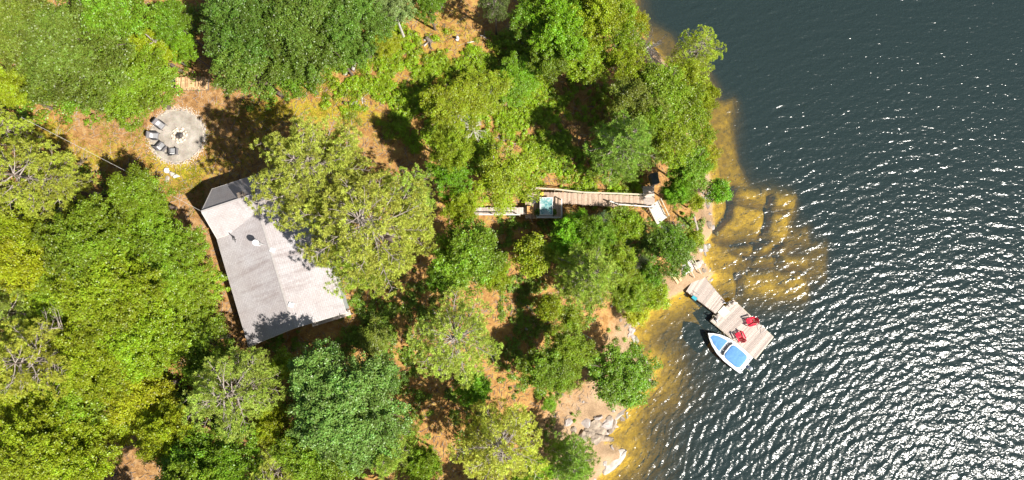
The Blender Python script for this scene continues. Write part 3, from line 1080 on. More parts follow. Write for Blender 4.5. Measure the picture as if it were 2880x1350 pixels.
    ('openpine', 905, 660, 110, 14, 'pinelime', 'lower yellow green pine by the right eave of the cottage', g_pine),
    ('openpine', 1030, 490, 80, 14, 'pine', 'pine on the right flank of the two tallest pines', g_pine),
    ('airy', 1575, 165, 62, 8, 'lime', 'lime crown below the thin one at the shore, left of the bare grey tree', g_sh),
    ('mid', 1545, 20, 62, 9, 'lime', 'lime crown at the top edge touching the dark water', g_sh),
    ('airy', 1600, 60, 40, 7, 'yellow', 'narrow yellow green crown fringing the water at the top', g_sh),
    ('airy', 1720, 195, 60, 7.5, 'lime', 'thin lime crown between the far reaching pine and the shore trees', g_sh),
    ('mid', 1765, 245, 48, 7, 'lime', 'lime crown at the shore below the far reaching pine', g_sh),
    ('airy', 1755, 330, 58, 7, 'lime', 'lime crown overhanging amber water between north pine and slabs', g_sh),
    ('mid', 1640, 300, 58, 8.5, 'mid', 'mid green crown amid the shore trees above the fluffy pine', g_sh),
    ('spruce', 1572, 212, 32, 6, 'spruce', 'blue grey spruce in the shade above the fluffy pine', None),
    ('small', 1560, 268, 40, 5, 'lime', 'small lime crown at the edge of the deep shade', g_sh),
    ('mid', 1500, 590, 55, 7, 'green', 'green crown below the boardwalk beside the blue grey spruce', g_mid),
    ('mid', 1545, 660, 60, 7, 'mid', 'mid green crown to the upper right of the dense dark pine', g_mid),
    ('small', 1450, 560, 38, 4, 'bright', 'small bright crown touching the lower edge of the boardwalk', g_mid),
    ('small', 1650, 745, 40, 4, 'lime', 'small lime crown at the cove shore left of the grey ledge', g_sh),
    ('small', 1600, 790, 34, 3, 'yellow', 'small yellow green bush on the sandy shore of the cove', g_sh),
    ('mid', 1418, 940, 50, 6, 'mid', 'mid green crown right beside the lower one of the slope pair', g_mid),
    ('mid', 1240, 690, 48, 7, 'lime', 'lime crown at the lower right of the large green crown', g_mid),
    ('mid', 1120, 700, 52, 7, 'green', 'green crown between the tallest pine and the fan branched pine', g_mid),
    ('small', 1440, 800, 36, 4, 'mid', 'small green crown under the foot of the dense dark pine', g_mid),
    ('small', 1745, 600, 34, 4, 'lime', 'small lime crown on the shore between stairs and pinkish slab', g_sh),
    ('mid', 520, 930, 55, 8, 'green', 'dark green crown tucked under the lower left cottage corner', g_left),
    ('mid', 300, 1068, 62, 8, 'lime', 'lime crown above the rust coloured bare patch', g_left),
    ('big', 440, 1300, 115, 14, 'green', 'tall unseen green crown added beyond the bottom edge to shade the bare patch', g_bot),  # out of view, added so that its shadow falls on the bare patch
    ('mid', 1060, 1170, 50, 8, 'green', 'green crown at the bottom edge right of the big maple', g_bot),
]
for t in TREES:
    tree(*t[:8], idx=t[8] if len(t) > 8 else None)
for i, (x_, y_) in enumerate(((-150, 60), (-160, 250), (-150, 450), (-170, 640), (-150, 830), (-160, 1010), (-150, 1200), (60, 1360), (250, 1370), (640, 1350), (830, 1370),
                              (1010, 1350), (1190, 1380), (1360, 1360), (100, -170), (330, -170), (560, -180), (790, -170), (1010, -190), (1230, -200), (1420, -170))):
    tree('big' if i % 3 else 'mid', x_, y_, 110 if i % 3 else 85, 10 + i % 3, ['lime', 'green', 'mid', 'olive'][i % 4], "leafy crown of the surrounding woodland just beyond the edge of the photo", 'woodland just beyond the photo edge')
# lone pine with its trunk in view at the top of the clearing
tree('openpine', 1244, 2, 52, 11, 'grey', 'lone pine with a tall bare trunk at the top of the clearing', g_clr, idx=1)

# ------------------------------------------------------------------ cottage
def V3(a): return Vector([float(x) for x in a])


def roof_plane(name, poly, parent, thick=.14, mat=None):
    """roof plane from 3D outline; first edge of the outline is the eave (u axis)"""
    poly = [V3(p) for p in poly]
    n = (poly[1] - poly[0]).cross(poly[2] - poly[0]).normalized()
    if n.z < 0: n = -n
    u = (poly[1] - poly[0]).normalized()
    v = n.cross(u)
    if v.z < 0: v = -v
    k = len(poly)
    off = chain_loc(parent)
    vs = [p - off for p in poly] + [p - n * thick - off for p in poly]
    area = sum((poly[i].x * poly[(i + 1) % k].y - poly[(i + 1) % k].x * poly[i].y) for i in range(k))
    top = list(range(k)) if area > 0 else list(reversed(range(k)))
    fs = [tuple(top), tuple(k + i for i in reversed(top))]
    for a, b in zip(top, top[1:] + top[:1]):
        fs.append((a, k + a, k + b, b))
    me = bpy.data.meshes.new(name)
    me.from_pydata([tuple(p) for p in vs], [], fs)
    me.update()
    uvl = me.uv_layers.new(name="UVMap")
    for lp in me.loops:
        p = me.vertices[lp.vertex_index].co + off
        q = p - poly[0]
        uvl.data[lp.index].uv = (q.dot(u) + 3, q.dot(v) + 3)
    me.materials.append(mat or M['roof'])
    return link(name, me, parent)


zE, zR, zW, zP = 9.5, 10.9, 9.9, 12.2
C1 = V3(P(699, 975, zE)); C2 = V3(P(826, 923, zR)); C3 = V3(P(973, 879.5, zE))
C0 = V3(P(610, 672, zE))
mdir = (C0 - C1).normalized()
Wp = V3(P(566, 595, zP)); Wt = V3(P(596, 532, zW)); Wb = V3(P(610, 670, zW))
we = V3(P(739, 538, zP)); wdir = (we - Wp); wdir.z = 0; wdir.normalize()
WL = 8.6
cb = (C1 + C3) / 2
ground_c = gz(cb.x + mdir.x * 5, cb.y + mdir.y * 5)
house = empty("cottage", (cb.x + mdir.x * 5, cb.y + mdir.y * 5, ground_c))
tag(house, "cottage with pale weathered shingle roof in two wings, partly under pine branches", "house")
# main roof: ridge runs from C2 along mdir until it is below the ridge of the wing
t_r = ((Wp - C2).dot(mdir))
R1 = C2 + mdir * (C0 - C1).length * 1.13
E1 = C3 + mdir * 9.0
rl = roof_plane("main_roof", [C1, C0, R1, C2], house)
rr = roof_plane("main_roof", [C3, E1, R1, C2], house)
wl = roof_plane("wing_roof", [Wb, Wb + wdir * WL, Wp + wdir * WL, Wp], house)
wu = roof_plane("wing_roof", [Wt, Wt + wdir * WL, Wp + wdir * WL, Wp], house)
# ridge caps and drip edge boards
mb = MB(); up = Vector((0, 0, .03))
mb.beam(C2 + up * .4, R1 + up * .4, .15, .03)
mb.build("ridge_cap", M['capshingle'], rl)
mb = MB(); mb.beam(Wp + up * .4, Wp + wdir * WL + up * .4, .14, .03); mb.build("ridge_cap", M['capshingle'], wl)
for par, segs in ((rl, [(C1, C0), (C1, C2)]), (rr, [(C3, E1), (C3, C2)]), (wl, [(Wb, Wb + wdir * WL), (Wb, Wp)]), (wu, [(Wt, Wt + wdir * WL), (Wt, Wp)])):
    mb = MB()
    for a, b in segs:
        dz = Vector((0, 0, -.10))
        mb.beam(a + dz, b + dz, .05, .17)
    mb.build("fascia", M['rail'], par)


def wall_quad(mb, a, b, z0, za, zb, th=.16):
    """vertical wall slab from a to b (xy), ground z0, tops za, zb"""
    a = Vector((a.x, a.y, 0)); b = Vector((b.x, b.y, 0))
    n = (b - a).cross(Vector((0, 0, 1))).normalized() * th / 2
    bot = [a + n, b + n, b - n, a - n]
    top = [p.copy() for p in bot]
    for p in bot: p.z = z0
    top[0].z = za; top[3].z = za; top[1].z = zb; top[2].z = zb
    mb.hexa(bot, top)


inw = (C3 - C1); inw.z = 0; inw.normalize()
g0 = ground_c - .8
o = .40
a = C1 + inw * o + mdir * .45; b = C0 + inw * o - mdir * .2
c = C3 - inw * o + mdir * .45; d = E1 - inw * o
mid = C2 + mdir * .45
roofdrop = .17
def slope_z(p, e, r_, ze, zr):
    """height of roof underside above plan point p for plane between eave point e and ridge point r_"""
    w = (r_ - e); w.z = 0; L = w.length; w.normalize()
    perp = Vector((-mdir.y, mdir.x, 0))
    if perp.dot(w) < 0: perp = -perp
    return ze + (zr - ze) * (p - e).dot(perp) / w.dot(perp) / L - roofdrop
mb = MB(); wall_quad(mb, a, b, g0, slope_z(a, C1, C2, zE, zR), slope_z(b, C1, C2, zE, zR)); wleft = mb.build("wall", M['wall'], house)
mb = MB(); wall_quad(mb, c, d, g0, slope_z(c, C3, C2, zE, zR), slope_z(d, C3, C2, zE, zR)); mb.build("wall", M['wall'], house)
mb = MB(); za = slope_z(a, C1, C2, zE, zR); zc_ = slope_z(c, C3, C2, zE, zR)
wall_quad(mb, a + inw * .09, mid, g0, za, zR - roofdrop - .02); wall_quad(mb, mid, c - inw * .09, g0, zR - roofdrop - .02, zc_)
wgab = mb.build("wall", M['wall'], house)
out = -mdir
def window(p0, p1, z0, z1, n, parent):
    n = V3(n)
    f = MB()
    p0 = V3(p0); p1 = V3(p1)
    for q0, q1 in ((p0, p1),):
        f.beam(Vector((q0.x, q0.y, z0)) + n * .10, Vector((q1.x, q1.y, z0)) + n * .10, .06, .08)
        f.beam(Vector((q0.x, q0.y, z1)) + n * .10, Vector((q1.x, q1.y, z1)) + n * .10, .06, .08)
        for q in (q0, q1):
            f.beam(Vector((q.x, q.y, z0 + .04)) + n * .10, Vector((q.x, q.y, z1 - .04)) + n * .10, .06, .08)
    fo = f.build("window", M['trim'], parent)
    g = MB()
    m_ = (p0 + p1) / 2
    g.beam(Vector((p0.x, p0.y, (z0 + z1) / 2)) + n * .095, Vector((p1.x, p1.y, (z0 + z1) / 2)) + n * .095, .02, z1 - z0 - .1)
    g.build("pane", M['glass'], fo)
L = (mid - a).length
for f0, f1 in ((.15, .38), (.55, .8)):
    window(a.lerp(mid, f0), a.lerp(mid, f1), ground_c + 1.0, ground_c + 2.1, out, house)
window(mid.lerp(c, .2), mid.lerp(c, .75), ground_c + .9, ground_c + 2.2, out, house)
for f0, f1 in ((.2, .3), (.62, .74)):
    window(a.lerp(b, f0), a.lerp(b, f1), ground_c + 1.0, ground_c + 2.0, -inw, house)
# wing walls
wn_ = Vector((-wdir.y, wdir.x, 0))
if wn_.dot(Wt - Wb) < 0: wn_ = -wn_
wa = Wb + wdir * .35 + wn_ * .35; wb_ = Wt + wdir * .35 - wn_ * .35; wm = Wp + wdir * .4
mb = MB(); wall_quad(mb, wa, wm, g0, zW + .1, zP - .25); wall_quad(mb, wm, wb_, g0, zP - .25, zW + .1); mb.build("wall", M['wall'], house)
mb = MB(); wall_quad(mb, wb_ + wdir * .1, wb_ + wdir * (WL - .7), g0, zW + .08, zW + .08); mb.build("wall", M['wall'], house)
mb = MB(); wall_quad(mb, wa + wdir * .1, wa + wdir * 1.2, g0, zW - .05, zW - .05); mb.build("wall", M['wall'], house)
mb = MB(); wall_quad(mb, wb_ + wdir * (WL - .6), wa + wdir * (WL - .6), g0, zW, zW); mb.build("wall", M['wall'], house)
# metal flue with ring cap
f = V3(P(731, 685, 10.7))
mb = MB(); mb.tube([f + Vector((0, 0, -.35)), f + Vector((0, 0, .85))], .14, 14)
fl = mb.build("flue", M['metal'], house)
mb = MB(); mb.tube([f + Vector((0, 0, .85)), f + Vector((0, 0, .9)), f + Vector((0, 0, 1.05))], [.15, .26, .22], 16); mb.build("flue_cap", M['trim'], fl)
mb = MB(); mb.tube([f + Vector((0, 0, -.12)), f + Vector((0, 0, -.02))], [.30, .13], 16); mb.build("flashing", M['trim'], fl)
mb = MB(); mb.beam(f + Vector((.08, 0, .6)), f + Vector((.55, -.15, .1)), .03, .03); mb.build("brace", M['metal'], fl)
# invented dark fin standing in for a shadow on the roof, square roof vents
f = V3(P(668, 672, 10.15))
mb = MB(); mb.beam(f + Vector((-.25, .15, -.05)), f + Vector((-.25, .15, .4)), .05, .05); mb.beam(f + Vector((-.42, .32, .35)), f + Vector((.02, -.12, .42)), .06, .06)
mb.beam(f + Vector((-.12, .10, .40)), f + Vector((-.02, -.3, .36)), .05, .05)
mb.build("shadow_fin", M['dark'], house)
for px, py in ((818, 857), (766, 703)):
    f = V3(P(px, py, 10.82))
    mb = MB(); mb.box(f + Vector((0, 0, -.04)), (.42, .42, .10), rz=R(-18)); vb = mb.build("roof_vent", M['trim'], house, bevel=.02)
    mb = MB(); mb.box(f + Vector((0, 0, .09)), (.34, .34, .12), rz=R(-18)); mb.build("vent_hood", M['white_gel'], vb, bevel=.03)
f = V3(P(685, 551, 11.75))
mb = MB(); mb.box(f, (.36, .32, 1.1), rz=math.atan2(wdir.y, wdir.x)); ch = mb.build("chimney", M['brick'], house)
mb = MB(); mb.box(f + Vector((0, 0, .60)), (.5, .44, .09), rz=math.atan2(wdir.y, wdir.x)); mb.build("chimney_cap", M['post'], ch)
# steps and landing along the lower gable
dk = MB()
q0 = mid.lerp(c, .1) - mdir * .15; q1 = c + inw * .2 - mdir * .15
for i in range(3):
    s = -mdir * (.09 + i * .15)
    z = ground_c + .35
    dk.beam(Vector((q0.x + s.x, q0.y + s.y, z)), Vector((q1.x + s.x, q1.y + s.y, z)), .135, .04)
land = dk.build("porch_deck", M['deck'], house)
dk = MB()
for s_ in (0, .5, 1):
    q = q0.lerp(q1, s_) - mdir * .40
    dk.beam((q.x, q.y, g0), (q.x, q.y, ground_c + .32), .09, .09)
dk.build("post", M['post'], land)
# gutter down pipe at the right corner
mb = MB(); cc = C3 + Vector((0, 0, -.1)); mb.tube([cc + inw * .05, cc + inw * .02 - Vector((0, 0, .4)), cc - inw * .35 + mdir * .3 - Vector((0, 0, 2.4))], .05, 8); mb.build("downpipe", M['trim'], house)
# small tank by the left wall
tk = PG(626, 778, .5)
t = empty("propane_tank", (tk[0], tk[1], gz(tk[0], tk[1])))
tag(t, "white upright gas tank standing in the shade of the left cottage wall", "tank")
mb = MB(); z0 = t.location.z
mb.tube([(tk[0], tk[1], z0 + .02), (tk[0], tk[1], z0 + .1), (tk[0], tk[1], z0 + .95), (tk[0], tk[1], z0 + 1.08), (tk[0], tk[1], z0 + 1.13)], [.17, .2, .2, .14, .05], 14); mb.build("body", M['white_gel'], t, smooth=True)
mb = MB(); mb.tube([(tk[0], tk[1], z0 + 1.1), (tk[0], tk[1], z0 + 1.24)], .08, 10); mb.build("valve_collar", M['metal'], t)

# power cable from the upper left to the gable
mb = MB()
ca = V3(PG(60, 330, 6.0)); cbb = Wp + Vector((0, 0, -.25))
ptsc = []
for i in range(21):
    s = i / 20
    p = ca.lerp(cbb, s); p.z -= 4 * .6 * s * (1 - s)
    ptsc.append(p)
mb.tube(ptsc, .011, 5)
o_ = mb.build("power_cable", M['rail'], None, loc=ca)
tag(o_, "thin pale cable crossing the lawn to the peak of the cottage gable", "cable")

# ------------------------------------------------------------------ fire pit circle
cp = PG(499, 383)
px_, py_, pz_ = cp
rr_ = np.random.default_rng(5)
mb = MB()
nseg = 48
out_ = []
for i in range(nseg):
    a_ = 2 * math.pi * i / nseg
    rad = 2.32 * (1 + .035 * math.sin(3 * a_ + 1) + .025 * math.sin(7 * a_) + .02 * math.sin(13 * a_ + 2) + rr_.uniform(-.02, .02))
    out_.append((px_ + rad * math.cos(a_), py_ + rad * math.sin(a_)))
zz = [gz(x, y) for x, y in out_] + [pz_]
ztop = max(zz) + .05
mb.prism(out_, min(zz) - .3, ztop)
o_ = mb.build("gravel_patio", M['gravel'], None, loc=(px_, py_, ztop))
tag(o_, "round grey gravel patio on the lawn around the stone fire ring", "patio", kind="structure")
# border stones: a ring of flat stones, one thing
for i in range(30):
    a_ = 2 * math.pi * i / 30 + rr_.uniform(-.05, .05)
    if 1.9 < a_ < 2.7: continue
    rad = 2.32 * (1 + .035 * math.sin(3 * a_ + 1)) + .02
    v, f_ = blob(2, (rr_.uniform(.12, .26), rr_.uniform(.07, .13), .05), 300 + i, .3)
    me = mesh_np("edging_stone", v, f_, M['rock'], True)
    o_ = link("edging_stone", me, None, (px_ + rad * math.cos(a_), py_ + rad * math.sin(a_), ztop + .0))
    o_.rotation_euler = (0, 0, a_ + math.pi / 2)
    tag(o_, "flat pale stone set in the rim of the gravel fire pit circle", "stone", "edging stones round the gravel circle")
fr_ = PG(506, 381)
fr_c = (fr_[0], fr_[1], ztop)
ring = empty("fire_ring", fr_c)
tag(ring, "ring of tan stones holding charred ash in the gravel circle", "fire pit")
for lay, (nn_, rad, h) in enumerate(((10, .62, .12), (8, .42, .2))):
    for i in range(nn_):
        a_ = 2 * math.pi * i / nn_ + rr_.uniform(-.1, .1) + lay * .3
        v, f_ = blob(2, (rr_.uniform(.17, .23), rr_.uniform(.12, .17), h * .7), 400 + i + 20 * lay, .22)
        c_, s_ = math.cos(a_ + 1.57), math.sin(a_ + 1.57)
        v = np.stack([v[:, 0] * c_ - v[:, 1] * s_ + rad * math.cos(a_), v[:, 0] * s_ + v[:, 1] * c_ + rad * math.sin(a_), v[:, 2] + h * .45], 1)
        link("stone", mesh_np("stone", v, f_, M['stone_fire'], True), ring)
v, f_ = blob(3, (.36, .34, .09), 440, .15); v[:, 2] += .03
link("ash_bed", mesh_np("ash_bed", v, f_, M['ash'], True), ring)
mb = MB(); mb.beam((-.25, -.1, .14), (.2, .15, .18), .09, .08); mb.build("charred_log", M['dark'], ring, worldspace=False)
mb = MB(); mb.beam((-.05, .22, .16), (.12, -.25, .13), .08, .08); mb.build("charred_log", M['dark'], ring, worldspace=False)


def patio_chair(loc, rz, label, scale=.86, col='wicker', cap=True):
    """deep wicker armchair, faces +Y"""
    t = empty("patio_chair", loc, rz); t.scale = (scale,) * 3
    tag(t, label, "chair", "patio chairs round the fire ring")
    def b(name, boxes, mat, bev=.02, par=t):
        mb = MB()
        for c_, s_, rx in boxes: mb.box(c_, s_, rx=rx)
        return mb.build(name, M[mat], par, worldspace=False, bevel=bev)
    b('seat', [((0, 0, .30), (.60, .62, .14), 0)], col)
    b('seat_cushion', [((0, .03, .42), (.54, .52, .10), 0)], 'seat', .04)
    b('backrest', [((0, -.40, .66), (.66, .09, .80), R(16))], col)
    b('back_pillow', [((0, -.27, .56), (.42, .13, .34), R(16))], 'cushion', .05)
    for s in (-1, 1):
        b('armrest', [((s * .36, -.02, .60), (.11, .70, .05), 0)], 'dark')
        b('side_panel', [((s * .36, -.02, .36), (.06, .64, .42), 0)], col)
        for y in (-.30, .30):
            b('leg', [((s * .34, y, .08), (.05, .05, .16), 0)], 'dark', 0)
    if cap:
        b('headrest', [((0, -.53, 1.04), (.44, .12, .10), R(16))], 'dark', .04)
    return t


for (x_, y_, rz, lab) in ((437, 383, -92, "grey wicker chair with white cushion, leftmost at the gravel circle"),
                          (457, 412, -42, "grey wicker chair with white cushion between two other chairs, angled"),
                          (489, 426, 2, "dark grey wicker chair at the bottom of the gravel circle facing the ring"),
                          (454, 353, -128, "pale grey chair half under leaves at the top left of the gravel circle")):
    q = PG(x_, y_, .3)
    patio_chair((q[0], q[1], ztop if math.hypot(q[0] - px_, q[1] - py_) < 2.4 else ztop - .05), R(rz), lab)


def boulder(px, py, sx, sy, sz, mat, label, seed, group=None, rz=0, name="boulder", sub=3, rough=.25, z=None):
    q = PG(px, py, sz * .3)
    zb = gz(q[0], q[1])
    v, f_ = blob(sub, (sx, sy, sz), seed, rough)
    o_ = link(name, mesh_np(name, v, f_, M[mat], True), None, (q[0], q[1], (zb if z is None else z) + sz * .25))
    o_.rotation_euler = (0, 0, R(rz))
    try:
        o_.data.polygons.foreach_set("use_smooth", np.zeros(len(f_), bool))
    except Exception: pass
    tag(o_, label, "rock", group)
    return o_


g_wr = "white rocks on the lawn below the fire pit"
boulder(467, 478, .28, .40, .22, 'rock_white', "white rock on the lawn, nearest the fire pit of its trio", 1, g_wr, 30)
boulder(481, 487, .26, .3, .18, 'rock_pale', "tan middle rock of the pale trio on the lawn", 2, g_wr, 80)
boulder(495, 495, .32, .22, .18, 'rock_white', "white rock on the lawn, nearest the cottage of its trio", 3, g_wr, 15)
boulder(471, 502, .3, .2, .08, 'rock', "low pale slab below the white rocks on the lawn", 4, g_wr, 60)

# firewood stack: two rows of split logs on edge, each log a thing
wp0 = PG(513, 239)
wz = gz(wp0[0], wp0[1])
sk = empty("wood_rack", (wp0[0], wp0[1], wz))
tag(sk, "dark pallet frame under and beside the firewood stack at the wood edge", "rack")
xl = PG(505, 239)[0]; xr = PG(586, 239)[0]
mb = MB(); mb.box(((xl + xr) / 2, wp0[1], wz + .06), (xr - xl + .2, 1.0, .06)); mb.build("pallet", M['post'], sk)
mb = MB(); mb.box((xl - .12, wp0[1], wz + .55), (.06, .95, 1.0)); mb.build("end_frame", M['dark'], sk)
mb = MB(); mb.box((xl - .3, wp0[1] - .1, wz + .45), (.12, .6, .9)); mb.build("end_post", M['metal'], sk)
r = np.random.default_rng(77)
logm = []
for k in range(6):
    mb = MB()
    ln = .46
    ang = [0, 2.1, 4.2] if k % 2 else [0, 1.57, 3.14, 4.4]
    pr = [(.085 * math.cos(a_) * r.uniform(.8, 1.15), .085 * math.sin(a_) * r.uniform(.8, 1.15)) for a_ in ang]
    mb.hexa([(x, -ln, z) for x, z in pr], [(x + .01, ln, z) for x, z in pr])
    me = bpy.data.meshes.new("firewood_log"); me.from_pydata(mb.v, [], mb.f); me.materials.append(M['split']); me.update()
    logm.append(me)
nx_ = 20
for lay in range(5):
    for i in range(nx_):
        if lay == 4 and r.uniform() < .25: continue
        me = logm[int(r.integers(0, 6))]
        x = xl + (i + .5) * (xr - xl) / nx_ + r.uniform(-.02, .02)
        o_ = link("firewood_log", me, None, (x, wp0[1] + r.uniform(-.06, .06), wz + .17 + lay * .15))
        o_.rotation_euler = (r.uniform(-.02, .02), r.uniform(0, 6.28), r.uniform(-.05, .05))
        tag(o_, "split log in the firewood stack at the wood edge", "firewood", "split logs stacked by the wood edge")

# ------------------------------------------------------------------ boardwalk, tub deck, stairs
def lerp(a, b, t): return np.array(a) * (1 - t) + np.array(b) * t


def planks(name, A, B, D, C, n, mat, parent, th=.045, gap=.10, seed=1, jit=.03):
    """planks laid across a strip: long edges A-B and D-C, each plank spans between them"""
    r = np.random.default_rng(seed)
    mb = MB()
    for i in range(n):
        t0 = (i + gap / 2) / n; t1 = (i + 1 - gap / 2) / n
        e0, e1 = r.uniform(-jit, jit, 2)
        a0 = lerp(A, B, t0); a1 = lerp(A, B, t1); d0 = lerp(D, C, t0); d1 = lerp(D, C, t1)
        w = d0 - a0; w = w / np.linalg.norm(w)
        dz = np.array([0, 0, r.uniform(-.006, .006)])
        top = [a0 + w * e0 + dz, a1 + w * e0 + dz, d1 + w * e1 + dz, d0 + w * e1 + dz]
        # order counter-clockwise seen from above
        ar = sum(top[k][0] * top[(k + 1) % 4][1] - top[(k + 1) % 4][0] * top[k][1] for k in range(4))
        if ar < 0: top = top[::-1]
        bot = [p - np.array([0, 0, th]) for p in top]
        mb.hexa(bot, top)
    return mb.build(name, M[mat], parent)


def posts(parent, pts, mat='post', w=.10, under=.05, name='post'):
    for p in pts:
        g = gz(p[0], p[1])
        if p[2] - g < .1: continue
        mb = MB(); mb.beam((p[0], p[1], g - .3), (p[0], p[1], p[2] - under), w, w)
        mb.build(name, M[mat], parent)


def railing(name, pts, h, label, cat='railing', mat='rail', w=.10, post_every=1.8, parent=None, lower=True, postmat='rail_old'):
    """top rail with posts, pts on the deck level"""
    t = empty(name, pts[0]) if parent is None else parent
    if parent is None: tag(t, label, cat)
    up_ = np.array([0, 0, h])
    mb = MB()
    for a_, b_ in zip(pts, pts[1:]): mb.beam(np.array(a_) + up_, np.array(b_) + up_, w, .045)
    mb.build("top_rail", M[mat], t)
    if lower:
        mb = MB()
        for a_, b_ in zip(pts, pts[1:]): mb.beam(np.array(a_) + up_ * .5, np.array(b_) + up_ * .5, .035, .09)
        mb.build("lower_rail", M[postmat], t)
    for a_, b_ in zip(pts, pts[1:]):
        L = np.linalg.norm(np.array(b_) - np.array(a_)); n = max(1, int(round(L / post_every)))
        for k in range(n + 1):
            if k == n and b_ is not pts[-1]: continue
            q = lerp(a_, b_, k / n)
            mb = MB(); mb.beam(q - np.array([0, 0, .25]), q + up_ * .96, .08, .08); mb.build("post", M[postmat], t)
    return t


zD = 6.15
def D(px, py, z=zD): return P(px, py, z)
# left walkway
A, B, Dd, Cc = D(1322, 583), D(1500, 583), D(1322, 603), D(1500, 603)
walk = empty("walkway", A); tag(walk, "short plank walkway on the left leading from the trees to the table deck", "walkway")
planks("planks", A, B, Dd, Cc, 38, 'deck', walk, seed=3)
posts(walk, [lerp(A, B, t) for t in (.02, .5, .95)] + [lerp(Dd, Cc, t) for t in (.02, .5, .95)])
railing("handrail", [D(1324, 607), D(1462, 607)], .85, "white handrail along the lower side of the left walkway", lower=False)
# table deck
A, B, Dd, Cc = D(1477, 541), D(1579, 541), D(1477, 614), D(1579, 614)
deck = empty("table_deck", A); tag(deck, "square plank deck carrying the glass table", "deck")
planks("planks", A, B, Dd, Cc, 24, 'deck_warm', deck, seed=4)
posts(deck, [lerp(A, B, t) for t in (.03, .97)] + [lerp(Dd, Cc, t) for t in (.03, .5, .97)])
railing("deck_railing", [D(1578, 562), D(1578, 614), D(1509, 614)], .75, "pale L shaped railing round the lower right of the table deck", mat='rail')
bn = empty("deck_bench", D(1508, 606)); tag(bn, "pale plank bench along the lower edge of the table deck", "bench")
a_, b_ = D(1508, 605, zD + .45), D(1554, 605, zD + .45)
mb = MB(); mb.beam(a_, b_, .30, .05); mb.build("seat", M['rail'], bn, bevel=.01)
for t_ in (.08, .92):
    q = lerp(a_, b_, t_); mb = MB(); mb.beam((q[0], q[1], zD), (q[0], q[1], zD + .42), .22, .06); mb.build("leg", M['rail_old'], bn)
# right boardwalk descending towards the lake in shallow steps
bw = empty("boardwalk", D(1579, 545)); tag(bw, "long sunlit plank boardwalk running from the table deck to the lake stairs", "boardwalk")
zE2 = 4.6
secs = 8
for i in range(secs):
    t0, t1 = i / secs, (i + 1) / secs
    z = zD + (zE2 - zD) * (i / (secs - 1))
    def edge(t, top):
        x = 1579 + (1812 - 1579) * t
        if top: y = 541 + (552 - 541) * t
        else: y = (572 + 10 * (x - 1579) / 150) if x < 1727 else 573 + 3 * (x - 1727) / 90
        return P(x, y, z)
    planks("planks", edge(t0, 1), edge(t1, 1), edge(t0, 0), edge(t1, 0), 8, 'deck_warm', bw, seed=20 + i, th=.08)
    posts(bw, [lerp(edge(t0, 1), edge(t1, 1), .1), lerp(edge(t0, 0), edge(t1, 0), .1)])
def zb(x): return zD + (zE2 - zD) * min(1, max(0, (x - 1579) / 233))
railing("long_handrail", [P(1506, 533, zD), P(1560, 536, zD), P(1640, 545, zb(1640)), P(1735, 548, zb(1735)), P(1812, 551, zb(1812))], .85,
        "long greying handrail above the upper side of the boardwalk", mat='rail_old', w=.09)
railing("low_handrail", [P(1712, 569, zb(1712)), P(1738, 578, zb(1738)), P(1833, 585, zE2)], .7, "pale handrail along the lower side of the boardwalk's right end", lower=False)
# end platform and slate bench
A, B, Dd, Cc = P(1808, 524, zE2), P(1840, 522, zE2), P(1808, 577, zE2), P(1842, 575, zE2)
pf = empty("stair_platform", A); tag(pf, "small shaded platform at the lake end of the boardwalk", "platform")
planks("planks", A, Dd, B, Cc, 12, 'deck', pf, seed=40)
posts(pf, [A, B, Dd, Cc])
sb = empty("slate_box", P(1838, 506, zE2)); tag(sb, "dark slate coloured box with plank lid above the stair platform", "box")
q = P(1838, 505, zE2)
mb = MB(); mb.box((q[0], q[1], q[2] + .1), (.62, .95, 1.0), rz=R(14)); mb.build("body", M['slate'], sb, bevel=.015)
mb = MB()
for k in range(5): mb.box((q[0] - .26 + k * .13, q[1] + (-.26 + k * .13) * .25, q[2] + .63), (.118, 1.0, .05), rz=R(14))
mb.build("lid", M['slate'], sb)


def stairs(name, a, b, w, n, label, mat='rail', rails=(1, 1), rail_h=.8):
    """flight of treads from a (top) down to b"""
    t = empty(name, a); tag(t, label, "stairs")
    a = np.array(a, float); b = np.array(b, float)
    d = b - a; d[2] = 0; L = np.linalg.norm(d); d /= L
    s = np.array([-d[1], d[0], 0])
    for i in range(n):
        q = lerp(a, b, (i + .5) / n)
        q[2] = a[2] + (b[2] - a[2]) * (i + .5) / n
        mb = MB(); mb.box(q, (w, L / n * .86, .045), rz=math.atan2(s[1], s[0])); mb.build("tread", M[mat], t)
    for k, sd in enumerate((-1, 1)):
        mb = MB(); mb.beam(a + s * sd * w * .52 - [0, 0, .12], b + s * sd * w * .52 - [0, 0, .12], .05, .22); mb.build("stringer", M['rail_old'], t)
        if rails[k]:
            mb = MB(); mb.beam(a + s * sd * w * .58 + [0, 0, rail_h], b + s * sd * w * .58 + [0, 0, rail_h], .07, .045)
            ra = mb.build("handrail", M['rail_old'], t)
            for q in (.04, .5, .96):
                c_ = lerp(a, b, q) + s * sd * w * .58
                mb = MB(); mb.beam(c_ - [0, 0, .1], c_ + [0, 0, rail_h - .02], .06, .06); mb.build("post", M['rail_old'], t)
    return t


def onG(px, py, up=.3):
    return PG(px, py, up)
s0 = P(1838, 573, zE2 - .02)
s1 = onG(1862, 622, .28)
stairs("lake_stairs", s0, s1, 1.05, 10, "sunlit white stairs dropping from the end of the boardwalk", rails=(0, 1))
s2 = onG(1934, 726, .35); s3 = P(1958, 776, .85)
stairs("dock_stairs", s2, s3, .62, 8, "narrow grey steps with rails leading down onto the dock gangway", mat='deck', rails=(1, 1), rail_h=.6)
